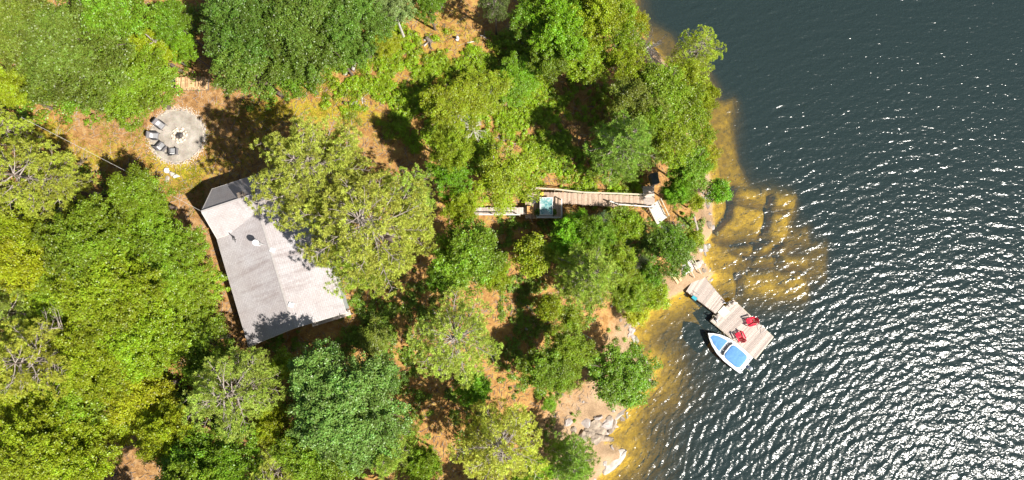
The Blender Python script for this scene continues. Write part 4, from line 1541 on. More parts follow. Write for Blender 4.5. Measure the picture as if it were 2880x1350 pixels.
# rough stone steps between the flights
r = np.random.default_rng(8)
for i in range(11):
    t_ = i / 10
    x_, y_ = 1866 + (1898 - 1866) * t_ + r.uniform(-4, 4), 634 + (688 - 634) * t_ + r.uniform(-2, 2)
    boulder(x_, y_, r.uniform(.3, .5), r.uniform(.22, .34), .2, 'rock_white' if i < 4 else 'rock_pale' if i % 2 else 'rock',
            ("white stone step in the rocky path between the two stairs" if i < 4 else "greyish stone step in the rocky path, nearer the dock"), 600 + i,
            ("white stone steps of the path" if i < 4 else "grey stone steps of the path"), r.uniform(-60, 60), "stone_step", 2)

# ------------------------------------------------------------------ things on the table deck
tc_ = D(1536, 580, zD)
tb = empty("glass_table", (tc_[0], tc_[1], zD)); tag(tb, "square table with a mottled teal glass top on the plank deck", "table")
c0, c1 = D(1519, 556, zD + .7), D(1554, 603, zD + .7)
wx, wy = abs(c1[0] - c0[0]), abs(c1[1] - c0[1])
ct = (c0 + c1) / 2
mb = MB(); mb.box((ct[0], ct[1], zD + .70), (wx, wy, .03)); mb.build("glass_top", M['tabletop'], tb, bevel=.01)
mb = MB()
for s in (-1, 1):
    mb.box((ct[0], ct[1] + s * wy * .5, zD + .69), (wx + .08, .05, .07)); mb.box((ct[0] + s * (wx * .5 + .001), ct[1], zD + .69), (.05, wy - .06, .068))
mb.build("frame", M['trim'], tb)
for sx in (-1, 1):
    for sy in (-1, 1):
        mb = MB(); mb.box((ct[0] + sx * wx * .44, ct[1] + sy * wy * .44, zD + .33), (.06, .06, .66)); mb.build("leg", M['trim'], tb)


def stool(loc, rz, label):
    t = empty("camp_chair", loc, rz); tag(t, label, "chair")
    mb = MB(); mb.box((0, 0, .42), (.40, .38, .03)); mb.build("seat", M['dark'], t, worldspace=False)
    mb = MB(); mb.box((0, -.22, .68), (.40, .03, .30), rx=R(12)); mb.build("backrest", M['dark'], t, worldspace=False)
    for s in (-1, 1):
        for y0, y1 in ((-.22, .22), (.22, -.22)):
            mb = MB(); mb.tube([(s * .2, y0, 0), (s * .2, y1, .44 if y1 > 0 else .80)], .014, 6); mb.build("leg", M['metal'], t, worldspace=False)
    return t


stool(D(1500, 566), R(-60), "black folding chair on the deck left of the glass table")


def pot(loc, r0, h, label, leafy=True, mat='wicker', name="plant_pot"):
    t = empty(name, loc); tag(t, label, "pot")
    mb = MB(); mb.tube([(0, 0, 0), (0, 0, h * .9), (0, 0, h)], [r0 * .75, r0, r0 * 1.08], 14); mb.build("pot", M[mat], t, worldspace=False)
    if leafy:
        r = np.random.default_rng(int(abs(loc[0] * 100)))
        n = 260
        d = rdir(r, n); d[:, 2] = abs(d[:, 2])
        C_ = d * r0 * 1.5 * r.uniform(.4, 1, (n, 1)) + [0, 0, h]
        o_ = link("leaves", leaf_mesh("leaves", C_, rdir(r, n), r.uniform(.05, .09, n), r.uniform(.3, .8, n), r, M['leaf']), t)
        o_.color = (.12, .20, .02, 1)
    return t


pot(D(1512, 599), .24, .4, "grey round pot with leafy plant at the lower left of the glass table")
pot(D(1556, 598), .2, .35, "small pot with leafy plant between glass table and railing", mat='dark')
pot(D(1524, 547), .16, .35, "yellow bucket at the upper edge of the table deck", False, 'yellow', "bucket")
t = empty("wooden_crate", D(1491, 592)); tag(t, "orange wooden crate on the deck beside the grey pot", "crate")
q = D(1491, 592)
mb = MB(); mb.box((q[0], q[1], zD + .2), (.56, .62, .36)); mb.build("body", M['orange'], t)
mb = MB()
for k in range(4): mb.box((q[0] - .21 + .14 * k, q[1], zD + .40), (.125, .66, .03))
mb.build("lid", M['orange'], t)

# ------------------------------------------------------------------ dock
zK = .55
def K0(px, py, z=zK): return P(px, py, z)
gw = empty("dock_gangway", K0(1948, 790)); tag(gw, "grey plank gangway tapering from the shore rock to the floating dock", "dock")
A, B, C_, D_ = K0(1966.6, 760.6), K0(2040, 849), K0(2013, 882), K0(1930, 818.6)
planks("planks", A, B, D_, C_, 30, 'deck', gw, seed=50, gap=.14)
for a_, b_, nm in ((A, B, 'side_beam'), (D_, C_, 'side_beam')):
    mb = MB(); mb.beam(a_ - [0, 0, .16], b_ - [0, 0, .16], .09, .22); mb.build(nm, M['post'], gw)
dk = empty("floating_dock", K0(2090, 930)); tag(dk, "rectangular grey plank dock floating beside the white boat", "dock")
A, B, C_, D_ = K0(2062, 843), K0(2175.5, 948), K0(2126, 1009), K0(1999, 902)
planks("planks", A, B, D_, C_, 46, 'deck', dk, seed=51, gap=.14, jit=.015)
for a_, b_ in ((A, B), (D_, C_)):
    mb = MB(); mb.beam(a_ - [0, 0, .17], b_ - [0, 0, .17], .10, .24); mb.build("side_beam", M['rail_old'], dk)
for a_, b_ in ((A, D_), (B, C_)):
    mb = MB(); mb.beam(a_ - [0, 0, .18], b_ - [0, 0, .18], .10, .22); mb.build("end_beam", M['rail_old'], dk)
ax = (B - A); ax /= np.linalg.norm(ax); ay = (D_ - A); ay /= np.linalg.norm(ay)
Lx, Ly = np.linalg.norm(B - A), np.linalg.norm(D_ - A)
for i in range(4):
    for j in (0, 1):
        c_ = A + ax * Lx * (.12 + .25 * i) + ay * Ly * (.25 + .5 * j) - [0, 0, .42]
        mb = MB(); mb.box(c_, (.8, .7, .45), rz=math.atan2(ax[1], ax[0])); mb.build("float", M['dark'], dk)
# beige board between gangway and dock
q = [K0(2018, 878, zK + .03), K0(2036, 859, zK + .03), K0(2053, 876, zK + .03), K0(2034, 893, zK + .03)]
mb = MB(); top = [Vector(p) for p in q]
ar = sum(top[k].x * top[(k + 1) % 4].y - top[(k + 1) % 4].x * top[k].y for k in range(4))
if ar < 0: top = top[::-1]
mb.hexa([p - Vector((0, 0, .025)) for p in top], top)
o_ = mb.build("ramp_board", M['mat_beige'], None, loc=q[0]); tag(o_, "plain beige board laid where the gangway meets the floating dock", "board")
adk = math.atan2(ax[1], ax[0])


def mooring(px, py, rz, label):
    """pole bracket with coil of chain and post"""
    q = K0(px, py)
    t = empty("mooring_post", q, rz); tag(t, label, "mooring post")
    mb = MB(); mb.tube([(0, 0, -1.4), (0, 0, .75)], .045, 10); mb.build("pole", M['metal'], t, worldspace=False)
    mb = MB(); mb.box((0, 0, .06), (.24, .20, .12)); mb.build("bracket", M['dark'], t, worldspace=False, bevel=.01)
    mb = MB(); pts = [(.22 + .15 * math.cos(a_), .16 + .12 * math.sin(a_), .05 + a_ * .004) for a_ in np.linspace(0, 16, 60)]
    mb.tube(pts, .018, 5); mb.build("rope_coil", M['rail_old'], t, worldspace=False)
    mb = MB(); mb.tube([(.0, 0, .70), (.10, -.16, .1), (.36, -.22, .04)], .02, 5); mb.build("rope", M['dark'], t, worldspace=False)
    mb = MB(); mb.box((-.2, -.1, .07), (.30, .10, .10), rz=.4); mb.build("cleat", M['metal'], t, worldspace=False, bevel=.02)
mooring(2045, 852, adk + .3, "grey pole and rope coil on the upper corner of the floating dock")
mooring(2012, 897, adk + 2.4, "grey pole and rope coil on the dock corner closest to the boat's bow")
q = K0(2062, 853)
v, f_ = blob(3, (.25, .18, .16), 900, .3)
o_ = link("canvas_bag", mesh_np("canvas_bag", v, f_, M['deck'], True), None, (q[0], q[1], zK + .14)); tag(o_, "beige crumpled canvas bag near the dock's top corner", "bag")


def adirondack(loc, rz, label):
    t = empty("adirondack_chair", loc, rz); tag(t, label, "chair", "red chairs on the floating dock")
    def b(name, boxes, par=t, mat='red'):
        mb = MB()
        for c_, s_, rx, rz_ in boxes: mb.box(c_, s_, rx=rx, rz=rz_)
        return mb.build(name, M[mat], par, worldspace=False, bevel=.008)
    b('seat', [((0, .27 - k * .105, .36 - k * .022), (.52, .09, .022), R(8), 0) for k in range(6)])
    mb = MB()
    for k in range(5):
        s = k - 2
        x0, x1 = s * .088, s * .118
        h = .78 - abs(s) * .07
        mb.hexa([(x0 - .036, -.27, .24), (x0 + .036, -.27, .24), (x0 + .036, -.29, .24), (x0 - .036, -.29, .24)],
                [(x1 - .052, -.27 - h * .5, .24 + h * .9), (x1 + .052, -.27 - h * .5, .24 + h * .9), (x1 + .052, -.29 - h * .5, .24 + h * .9), (x1 - .052, -.29 - h * .5, .24 + h * .9)])
    bk = mb.build('backrest', M['red'], t, worldspace=False)
    b('back_rail', [((0, -.46, .56), (.56, .03, .07), R(28), 0)], bk)
    for s in (-1, 1):
        b('armrest', [((s * .33, -.08, .56), (.14, .74, .025), 0, 0)])
        b('leg', [((s * .29, .30, .275), (.03, .11, .55), 0, 0)])
        b('leg', [((s * .275, -.16, .22), (.03, .98, .10), R(19), 0)])
    return t


q = K0(2106, 905); adirondack((q[0], q[1], zK), R(105), "red adirondack chair on the dock, nearer the open lake edge")
q = K0(2077, 943); adirondack((q[0], q[1], zK), R(25), "red adirondack chair on the dock, nearer the white boat")
# swim ladder on the far edge
t = empty("swim_ladder", K0(2145, 922), adk); tag(t, "pale metal swim ladder on the lake side edge of the dock", "ladder")
for s in (-.2, .2):
    mb = MB(); mb.tube([(s, -.45, .03), (s, -.1, .45), (s, .12, .42), (s, .16, -.9)], .02, 7); mb.build("side_rail", M['white_gel'], t, worldspace=False)
for k in range(3):
    mb = MB(); mb.box((0, .16, -.2 - .25 * k), (.4, .08, .03)); mb.build("rung", M['white_gel'], t, worldspace=False)
# teal crate hanging beside the gangway and small frame
q = K0(1952, 838, .45)
t = empty("teal_bin", q, R(-38)); tag(t, "teal plastic bin hanging on the lower side of the gangway", "bin")
mb = MB(); mb.box((0, 0, -.02), (.46, .28, .30)); mb.build("body", M['teal'], t, worldspace=False, bevel=.03)
mb = MB(); mb.box((0, 0, .15), (.50, .31, .04)); mb.build("lid", M['teal'], t, worldspace=False, bevel=.015)
q = K0(1958, 829)
t = empty("boat_hook_rack", q, R(50)); tag(t, "small wire frame standing on the gangway above the teal bin", "rack")
for s in (-.15, .15):
    mb = MB(); mb.tube([(s, -.2, 0), (s, -.2, .4), (s, .2, .4), (s, .2, 0)], .014, 6); mb.build("hoop", M['metal'], t, worldspace=False)
mb = MB(); mb.tube([(-.15, 0, .4), (.15, 0, .4)], .014, 6); mb.build("cross_bar", M['metal'], t, worldspace=False)

# ------------------------------------------------------------------ boat
bow = P(1991, 937, .7); stern = P(2098, 1028, .5)
bax = stern - bow; ang = math.atan2(-bax[0], bax[1] * -1)
LB = math.hypot(bax[0], bax[1])
boat = empty("motor_boat", (float(stern[0]), float(stern[1]), 0.0), math.atan2(bow[1] - stern[1], bow[0] - stern[0]) - math.pi / 2)
tag(boat, "white motor boat with bright blue covers moored at the floating dock", "boat")


def halfw(t):
    ks = [(0, .88), (.15, .93), (.4, .95), (.6, .86), (.78, .62), (.9, .34), (1, .02)]
    for (a_, wa_), (b_, wb2) in zip(ks, ks[1:]):
        if t <= b_:
            s = (t - a_) / (b_ - a_); s = s * s * (3 - 2 * s) * .35 + s * .65
            return (wa_ + (wb2 - wa_) * s) * 1.07
    return .02


nsec = 28
secsv, faces = [], []
prof = [(0, -.28), (.55, -.12), (.88, .18), (.97, .45), (1.0, .62), (1.03, .64), (1.0, .68), (.86, .70), (.84, .66)]
for i in range(nsec + 1):
    t_ = i / nsec
    w = halfw(t_); y = t_ * LB
    sheer = .12 * t_ ** 2
    row = []
    for s, z in prof: row.append((s * w, y - (.0 if z > .3 else .35 * t_ * (1 - (z + .28) / .7)), z * (1 if z > 0 else (1 - .6 * t_ ** 3)) + sheer))
    full = [(-x, y_, z) for x, y_, z in reversed(row[1:])] + row
    secsv += full
m_ = len(prof) * 2 - 1
for i in range(nsec):
    for k in range(m_ - 1):
        a_ = i * m_ + k
        faces.append((a_, a_ + 1, a_ + m_ + 1, a_ + m_))
mb = MB(); mb.v = secsv; mb.f = faces + [tuple(range(m_))[::1]]
mb.build("hull", M['white_gel'], boat, worldspace=False, smooth=False)
# deck surface inside the gunwale
mb = MB(); mb.v = []
for i in range(nsec + 1):
    t_ = i / nsec; w = halfw(t_) * .86; y = t_ * LB
    for s in (-1, -.5, 0, .5, 1): mb.v.append((s * w, y, .665 + .12 * t_ ** 2 + .03 * (1 - s * s)))
mb.f = [(i * 5 + k, i * 5 + k + 1, i * 5 + k + 6, i * 5 + k + 5) for i in range(nsec) for k in range(4)]
mb.build("foredeck", M['white_gel'], boat, worldspace=False, smooth=True)


def cover(name, out, z, dome, seam=False):
    """domed cloth cover from a closed outline"""
    n = len(out); cx = sum(p[0] for p in out) / n; cy = sum(p[1] for p in out) / n
    mb = MB(); rings = []
    rgc = np.random.default_rng(4)
    for s in (1.0, .97, .85, .6, .3):
        rings.append(mb.pts([(cx + (x - cx) * s, cy + (y - cy) * s, z + (0 if s == 1 else dome * (1 - s ** 3) + .035 + .012 * math.sin(7 * x + 5 * y))) for x, y in out]))
    c_ = mb.pts([(cx, cy, z + dome + .03)])
    for a_, b_ in zip(rings, rings[1:]):
        for k in range(n):
            j = (k + 1) % n; mb.f.append((a_ + k, a_ + j, b_ + j, b_ + k))
    for k in range(n): mb.f.append((rings[-1] + k, rings[-1] + (k + 1) % n, c_))
    return mb.build(name, M['blue'], boat, worldspace=False, smooth=True)


out1 = []
for s in np.linspace(0, 1, 12): out1.append((halfw(.60 + .345 * s) * .70, LB * (.60 + .345 * s)))
o_l = [(-x, y) for x, y in reversed(out1)]
cover("bow_cover", [(x, y) for x, y in out1] + o_l, .72, .09)
out2 = []
for i in range(36):
    a_ = 2 * math.pi * i / 36
    cx_ = abs(math.cos(a_)) ** .42 * (1 if math.cos(a_) > 0 else -1); sy_ = abs(math.sin(a_)) ** .42 * (1 if math.sin(a_) > 0 else -1)
    out2.append((cx_ * .76, LB * .285 + sy_ * LB * .205))
cover("cockpit_cover", out2, .70, .10)
# windshield: three sloped panes with a frame, and grey console between the covers
mb = MB(); mb.box((0, LB * .535, .73), (1.40, .34, .10)); mb.build("console", M['greyplastic'], boat, worldspace=False, bevel=.03)
wsx = MB(); wsx.box((0, LB * .555, .93), (.62, .02, .34), rx=R(40)); ws = wsx.build("windshield", M['smoke'], boat, worldspace=False)
for s in (-1, 1):
    mb = MB(); mb.box((s * .53, LB * .535, .92), (.44, .02, .32), rz=s * R(-22), rx=R(38)); mb.build("side_pane", M['smoke'], ws, worldspace=False)
mb = MB()
mb.tube([(-.74, LB * .50, 1.02), (-.32, LB * .528, 1.06), (.32, LB * .528, 1.06), (.74, LB * .50, 1.02)], .02, 6); mb.build("frame", M['metal'], ws, worldspace=False)
# outboard
ob = MB(); ob.tube([(0, -.42, .38), (0, -.40, .62), (0, -.38, .9), (0, -.36, 1.04), (0, -.34, 1.1)], [.12, .19, .2, .15, .04], 12); om = ob.build("outboard_motor", M['greyplastic'], boat, worldspace=False, smooth=True)
mb = MB(); mb.box((0, -.18, .55), (.30, .30, .30)); mb.build("clamp_bracket", M['metal'], om, worldspace=False, bevel=.02)
mb = MB(); mb.tube([(0, -.44, .4), (0, -.5, -.5)], [.07, .05], 8); mb.build("shaft", M['greyplastic'], om, worldspace=False)
mb = MB(); mb.box((0, -.62, -.15), (.24, .4, .03)); mb.build("plate", M['greyplastic'], om, worldspace=False)
for s in (-1, 1):
    mb = MB(); mb.box((s * .58, .1, .72), (.22, .06, .05)); mb.build("cleat", M['metal'], boat, worldspace=False, bevel=.01)
for t_, p_ in ((.12, (2128, 1012)), (.7, (2035, 930))):
    a_ = boat.matrix_basis @ Vector((-.9 if False else halfw(t_), LB * t_, .72))
    b_ = V3(K0(*p_))
    mb = MB(); mb.tube([a_, (a_ + b_) / 2 - Vector((0, 0, .08)), b_], .015, 5)
    o_ = mb.build("mooring_rope", M['rail'], None, loc=a_)
    tag(o_, "short pale rope tying the boat's %s to the dock" % ("stern" if t_ < .5 else "bow"), "rope")

# ------------------------------------------------------------------ rocks, ledges, logs
boulder(1978, 752, .75, .55, .45, 'rock_pale', "pale rounded rock under the shore end of the gangway", 30, None, 40, z=.1)
boulder(1992, 768, .55, .32, .25, 'rock_white', "white wet rock at the waterline beside the gangway", 31, None, 50, z=0)
boulder(1962, 745, .5, .5, .4, 'rock_pale', "pale rock beside the dock steps, behind the gangway", 32, None, 10)
boulder(1930, 748, .8, .5, .3, 'rock_white', "whitish ledge left of the dock steps", 33, None, 70)
boulder(1868, 828, 2.2, .75, .35, 'rock', "long smooth grey ledge dipping into the cove left of the dock", 34, None, 22, z=.05)
boulder(1838, 848, 1.0, .4, .2, 'rock_pale', "thin pale ledge at the cove waterline", 35, None, 28, z=0)
boulder(1975, 660, .35, .9, .3, 'rock_pale', "pale upright rock at the shore below the leaning trunk", 36, None, 15, z=.1)
boulder(1995, 620, .6, 1.1, .22, 'rock_pale', "pinkish pale rock slab awash at the shore by the amber slabs", 37, None, 10, z=-.1)
boulder(1990, 560, .6, .9, .3, 'rock', "grey rock at the shore under the leaning crown", 38, None, 0)
boulder(1776, 930, .5, .35, .25, 'rock', "grey rock at the cove shore, upper of two", 39, None, 80)
boulder(1792, 960, .5, .4, .2, 'rock_pale', "pale rock at the cove shore, lower of two", 40, None, 80)
for i, (x_, y_, a_, b_, h_, q_) in enumerate(((1668, 1196, .8, .5, .35, 10), (1700, 1192, .7, .45, .35, 35), (1722, 1196, .6, .35, .25, 50), (1655, 1216, .65, .5, .35, -20), (1682, 1214, .75, .5, .4, 5),
                                              (1706, 1210, .55, .4, .3, 30), (1640, 1228, .5, .4, .3, 0), (1668, 1234, .7, .45, .3, 12), (1692, 1232, .6, .35, .28, -10), (1648, 1190, .45, .35, .28, 60))):
    boulder(x_, y_, a_ * 1.35, b_ * 1.35, h_ * .8, ['rock_brown', 'rock', 'rock_brown', 'rock_brown'][i % 4], ["rough brown block in the broken ledge at the southern shore", "grey block in the broken ledge at the southern shore", "rough brown block in the broken ledge at the southern shore", "rough brown block in the broken ledge at the southern shore"][i % 4],
            800 + i, ["brown ledge blocks", "grey ledge blocks", "brown ledge blocks", "brown ledge blocks"][i % 4], q_, "ledge_block", 3, .3)
boulder(1682, 1174, .6, .32, .3, 'rock', "grey oval rock on top of the rough brown ledge", 43, None, 0)
boulder(1712, 1175, .55, .3, .25, 'rock_brown', "brown rock right of the grey oval rock", 44, None, 0)
boulder(1595, 1188, .55, .6, .35, 'rock', "grey jagged rock at the pine's edge, left of the brown ledge", 45, None, 20, rough=.3)
boulder(1612, 1210, .5, .45, .3, 'rock_brown', "dark jagged rock below the grey jagged one", 46, None, 60, rough=.3)
boulder(1728, 1290, 1.4, .85, .22, 'rock_pale', "pale smooth sloping slab running under the water near the bottom", 47, None, 38, z=.02)
boulder(1752, 1278, .7, .25, .15, 'rock_pale', "white wet crest of the sloping slab near the bottom", 48, None, 42, z=.04)
boulder(1770, 1110, .35, .6, .3, 'rock_pale', "sandy rock at the water under the southern shore crown", 49, None, -15, z=0)
boulder(1740, 1170, 1.1, .3, .25, 'rock_pale', "sandy coloured rock rim along the southern waterline", 50, None, 48, z=.05)
boulder(998, 291, .35, .3, .25, 'rock_pale', "pale stump like rock at the clearing's lower left", 51, None, 30)
boulder(1350, 380, .3, .25, .2, 'rock', "grey rock in the low plants of the clearing", 52)
for i, (x_, y_) in enumerate(((1012, 300), (985, 290), (1025, 285), (1005, 270), (1195, 112), (1155, 195), (1470, 120), (1380, 680), (1540, 905), (1460, 1010), (1505, 1105), (1580, 1110), (1640, 1130), (1640, 1270), (1560, 1170), (1700, 1300), (1720, 860), (1745, 900), (1480, 925))):
    boulder(x_, y_, r.uniform(.12, .3), r.uniform(.12, .25), .14, ['rock', 'rock_pale', 'rock_brown'][i % 3],
            ["small grey stone lying loose on the litter slope", "small pale stone lying loose on the litter slope", "small brown stone lying loose on the litter slope"][i % 3], 700 + i,
            ["small grey stones on the slope", "small pale stones on the slope", "small brown stones on the slope"][i % 3], r.uniform(0, 180), "loose_stone", 2)


def log(name, px0, py0, px1, py1, rad, mat, label, cat='log', z0=None, z1=None, taper=.6, stand=None, branches=0, seed=0):
    a_ = PG(px0, py0, rad * .8) if z0 is None else PG(px0, py0, z0)
    b_ = PG(px1, py1, rad * .8) if z1 is None else PG(px1, py1, z1)
    r = np.random.default_rng(seed + 60)
    mb = MB()
    pts = [lerp(a_, b_, t_) + r.normal(size=3) * rad * .35 * [1, 1, .3] for t_ in np.linspace(0, 1, 7)]
    mb.tube(pts, [rad * (1 + (taper - 1) * t_) for t_ in np.linspace(0, 1, 7)], 8)
    for k in range(branches):
        p = pts[2 + k % 4]; d = rdir(r, 1)[0]; d[2] = abs(d[2]) * .5
        q = p + d * r.uniform(.5, 1.2)
        mb.tube([p, (p + q) / 2 + r.normal(size=3) * .06, q], [rad * .35, rad * .2, rad * .08], 5)
    o_ = mb.build(name, M[mat], None, loc=a_, smooth=True)
    tag(o_, label, cat)
    return o_


log("broken_trunk", 996, 196, 992, 152, .17, 'dead', "white broken trunk standing at the edge of the dark trees", "snag", z0=0, z1=2.6, taper=.8)
log("tree_stump", 976, 208, 960, 192, .2, 'branch', "grey leaning stump left of the white broken trunk", "stump", z0=0, z1=1.1, taper=.85)
log("fallen_branch", 1015, 262, 1020, 292, .05, 'dead', "forked white branch on the litter at the clearing's lower left", branches=3, seed=3)
log("fallen_branch", 1193, 130, 1210, 112, .06, 'dead', "white stick beside the brown root in the clearing", seed=4)
log("fallen_branch", 1315, 120, 1336, 117, .06, 'dead', "pale stick lying below the lone pine trunk", seed=5)
log("fallen_branch", 1350, 98, 1370, 108, .05, 'dead', "pale stick at the foot of the lone pine trunk", seed=6)
log("root_plate", 1200, 110, 1212, 118, .22, 'post', "brown upturned root beside the white stick in the clearing", "root", branches=4, seed=7)
log("tree_stump", 1288, 112, 1284, 102, .16, 'dead', "pale stump under the lone pine's shadow", "stump", z0=0, z1=.6)
log("tree_stump", 1238, 26, 1243, 8, .14, 'dead', "pale dead trunk at the clearing top, left of the lone pine", "stump", z0=0, z1=1.5)
log("dead_tree", 1306, 303, 1309, 266, .13, 'post', "small dark trunk standing in the middle of the clearing", "snag", z0=0, z1=3.0, taper=.5)
log("leaning_trunk", 1964, 664, 1951, 608, .13, 'branch', "grey trunk leaning out of the shore below the bright crown", "trunk", z0=.1, z1=2.6, taper=.7)
log("fallen_branch", 1893, 655, 1915, 640, .06, 'post', "dark forked branch beside the stone steps", branches=2, seed=9)
log("fallen_branch", 1812, 625, 1848, 629, .05, 'post', "thin dark branch on the ground left of the white stairs", seed=10)
log("fallen_branch", 1770, 745, 1790, 735, .07, 'post', "curved dark branch in the shade above the cove", seed=11)
log("fallen_log", 1465, 850, 1500, 875, .1, 'post', "dark log on the shaded slope left of the dark pine", seed=12)
log("fallen_branch", 1360, 395, 1440, 375, .05, 'branch', "long grey branch on the bare patch right of the clearing", branches=3, seed=13)
log("fallen_branch", 1400, 390, 1450, 405, .04, 'branch', "thin grey branch on the bare patch beside the stairs slope", branches=2, seed=14)
log("fallen_branch", 1620, 930, 1665, 952, .05, 'branch', "grey branch on the sandy gap above the cove", branches=2, seed=15)
for i, (x0, y0, x1, y1) in enumerate(((1886, 765, 1908, 797), (1894, 760, 1916, 790))):
    mb = MB(); a_ = PG(x0, y0, .25); b_ = PG(x1, y1, .12); mb.beam(a_, b_, .22, .05)
    o_ = mb.build("plank", M['split'], None, loc=a_)
    tag(o_, "orange brown plank leaning on the slope by the dock, %s of two" % ("lower left" if i == 0 else "upper right"), "plank")


def snag(px, py, H, label, seed, rad=1.6, name="dead_tree", wood='dead', n=26):
    q = PG(px, py, .75 * H)
    q[2] = gz(q[0], q[1])
    r = np.random.default_rng(seed)
    t = empty(name, q); tag(t, label, "dead tree")
    mb = MB(); mb.tube([(0, 0, -.3), (0, 0, H * .5), (.1, .1, H)], [.12, .08, .02], 7); mb.build("trunk", M[wood], t, worldspace=False, smooth=True)
    mb = MB()
    for k in range(n):
        z = H * (.3 + .65 * k / n); a_ = r.uniform(0, 6.28); L = rad * (1.1 - .6 * k / n) * r.uniform(.5, 1.1)
        p = np.array([.1 * z / H, .1 * z / H, z]); d = np.array([math.cos(a_), math.sin(a_), r.uniform(.1, .5)])
        e = p + d * L
        mb.tube([p, (p + e) / 2 + r.normal(size=3) * .05, e], [.03, .02, .006], 4)
        for j in range(5):
            p2 = lerp(p, e, r.uniform(.35, .95)); d2 = d + rdir(r, 1)[0] * .8
            mb.tube([p2, p2 + d2 * L * .3], [.012, .004], 3)
    mb.build("twigs", M[wood], t, worldspace=False)


snag(1830, 135, 4, "bare bleached tree at the shore between the north pines", 71, 1.7, n=34)
snag(1800, 745, 2.2, "bare grey bush above the cove left of the dock", 72, 1.0, n=30)
snag(1905, 640, 1.6, "bare grey bush right of the stone steps", 73, .8)
snag(1330, 360, 3, "bare grey crown in the middle of the clearing trees", 74, 1.1)
snag(1970, 560, 3, "bleached twigs behind the small leaning crown at the shore", 75, .9)

# ------------------------------------------------------------------ low plants, grass and litter
def scatter(n, seed, blobs, patchy=1.0):
    """points around (vx, vy, r, weight) discs on the ground"""
    r = np.random.default_rng(seed)
    w = np.array([b[3] * b[2] ** 2 for b in blobs], float); w /= w.sum()
    k = r.choice(len(blobs), n, p=w)
    b = np.array([[*PGV(x[0], x[1])[:2], x[2] * K / 32] for x in blobs])[k]
    a_ = r.uniform(0, 2 * math.pi, n); q = np.sqrt(r.uniform(0, 1, n)) * b[:, 2]
    x, y = b[:, 0] + q * np.cos(a_), b[:, 1] + q * np.sin(a_)
    ok = (shore_d(x, y) > .6) & (fnoise(x, y, 1.5, 4) + .6 * fnoise(x, y, 3.3, 14) > r.uniform(-.55, .35, n) * patchy)
    return x[ok], y[ok], r


CLEAR = [(1000, 120, 60, 1.1), (960, 150, 50, 1.2), (1060, 130, 60, .15), (900, 190, 60, .8), (860, 230, 60, .3), (960, 200, 60, 1.0), (1080, 180, 60, 1), (1150, 130, 60, .2),
         (1220, 120, 50, .12), (1280, 130, 50, .6), (1310, 180, 80, 1.6), (1250, 160, 60, 1.2), (1200, 200, 80, 1.4), (1120, 200, 60, 1.4), (1200, 280, 80, 1.5),
         (1300, 260, 70, 1.6), (1350, 240, 50, 1.4), (1040, 280, 60, 1.2), (1090, 330, 70, 1.2), (1180, 330, 60, 1.5), (1320, 330, 60, 1.1), (1380, 360, 60, .8), (1420, 400, 60, .9),
         (1460, 440, 60, .8), (1520, 470, 60, .7), (1340, 410, 50, .8), (1230, 400, 50, 1.0), (1290, 110, 40, .8), (980, 70, 40, .9), (1350, 470, 50, .7),
         (1000, 300, 50, .4), (880, 250, 50, .3), (1470, 260, 80, .35), (1400, 300, 60, .5), (1560, 460, 60, .7)]
LOWS = [(1700, 620, 50, .5), (1620, 560, 50, .5), (1600, 640, 60, .6), (1560, 590, 70, .7), (1400, 600, 60, .8), (1280, 600, 60, .4), (1450, 760, 70, .5), (1340, 760, 60, .3), (930, 800, 70, .9),
        (1000, 850, 70, .7), (900, 870, 50, .8), (1060, 760, 50, .4), (1290, 780, 40, .3), (1640, 740, 50, .7), (1480, 900, 40, .3), (1290, 960, 40, .15), (1040, 1060, 60, .2),
        (720, 870, 50, .3), (620, 960, 80, .5), (1000, 720, 60, .3), (1420, 810, 40, .6), (1740, 560, 40, .6), (1650, 520, 30, .3), (1300, 700, 60, .4), (1330, 850, 60, .35), (1290, 900, 50, .3), (1050, 950, 60, .35), (1180, 1010, 60, .3), (1400, 1050, 60, .12), (1540, 850, 40, .25), (1000, 1000, 50, .3)]
LEFTS = [(450, 180, 60, .5), (40, 300, 60, .8), (80, 500, 80, .6), (240, 500, 80, .7), (150, 560, 80, .8), (300, 640, 120, .8), (150, 700, 120, .8), (400, 760, 100, .7), (300, 860, 120, .8),
         (150, 880, 120, .8), (500, 900, 60, .7), (400, 960, 100, .6), (150, 1060, 120, .7), (500, 1120, 100, .5), (720, 980, 80, .5), (760, 1130, 100, .5), (500, 60, 50, .4), (700, 100, 120, .3),
         (880, 100, 80, .5), (650, 220, 60, .3), (200, 160, 160, .4), (520, 1030, 80, .5), (1050, 1000, 50, .2), (1180, 1100, 60, .25)]


def plants(name, n, seed, blobs, leaf, hmin, hmax, rad, per, color, label, cat):
    x, y, r = scatter(n, seed, blobs)
    m = len(x)
    z = height(x, y)
    C_, NR, S, T = [], [], [], []
    rd = rad * r.uniform(.4, 1.3, m); hh = r.uniform(hmin, hmax, m)
    t = r.uniform(0, 1, m)
    k = per
    ctr = np.repeat(np.stack([x, y, z], 1), k, 0)
    d = rdir(r, m * k); d[:, 2] = abs(d[:, 2])
    R_ = np.repeat(rd, k)[:, None]; H_ = np.repeat(hh, k)
    q = ctr + d * R_ * r.uniform(.3, 1, (m * k, 1)) * [1, 1, 0]
    q[:, 2] += H_ * d[:, 2] * r.uniform(.5, 1, m * k) + .03
    nn_ = d * .5 + [0, 0, .8] + r.normal(size=(m * k, 3)) * .4
    nn_ /= np.linalg.norm(nn_, axis=1)[:, None]
    o_ = link(name, leaf_mesh(name, q, nn_, leaf * r.uniform(.6, 1.2, m * k), np.clip(np.repeat(t, k) * .9 + .05, 0, 1), r, M['leaf']))
    o_.color = (*color, 1)
    tag(o_, label, cat, kind="stuff")


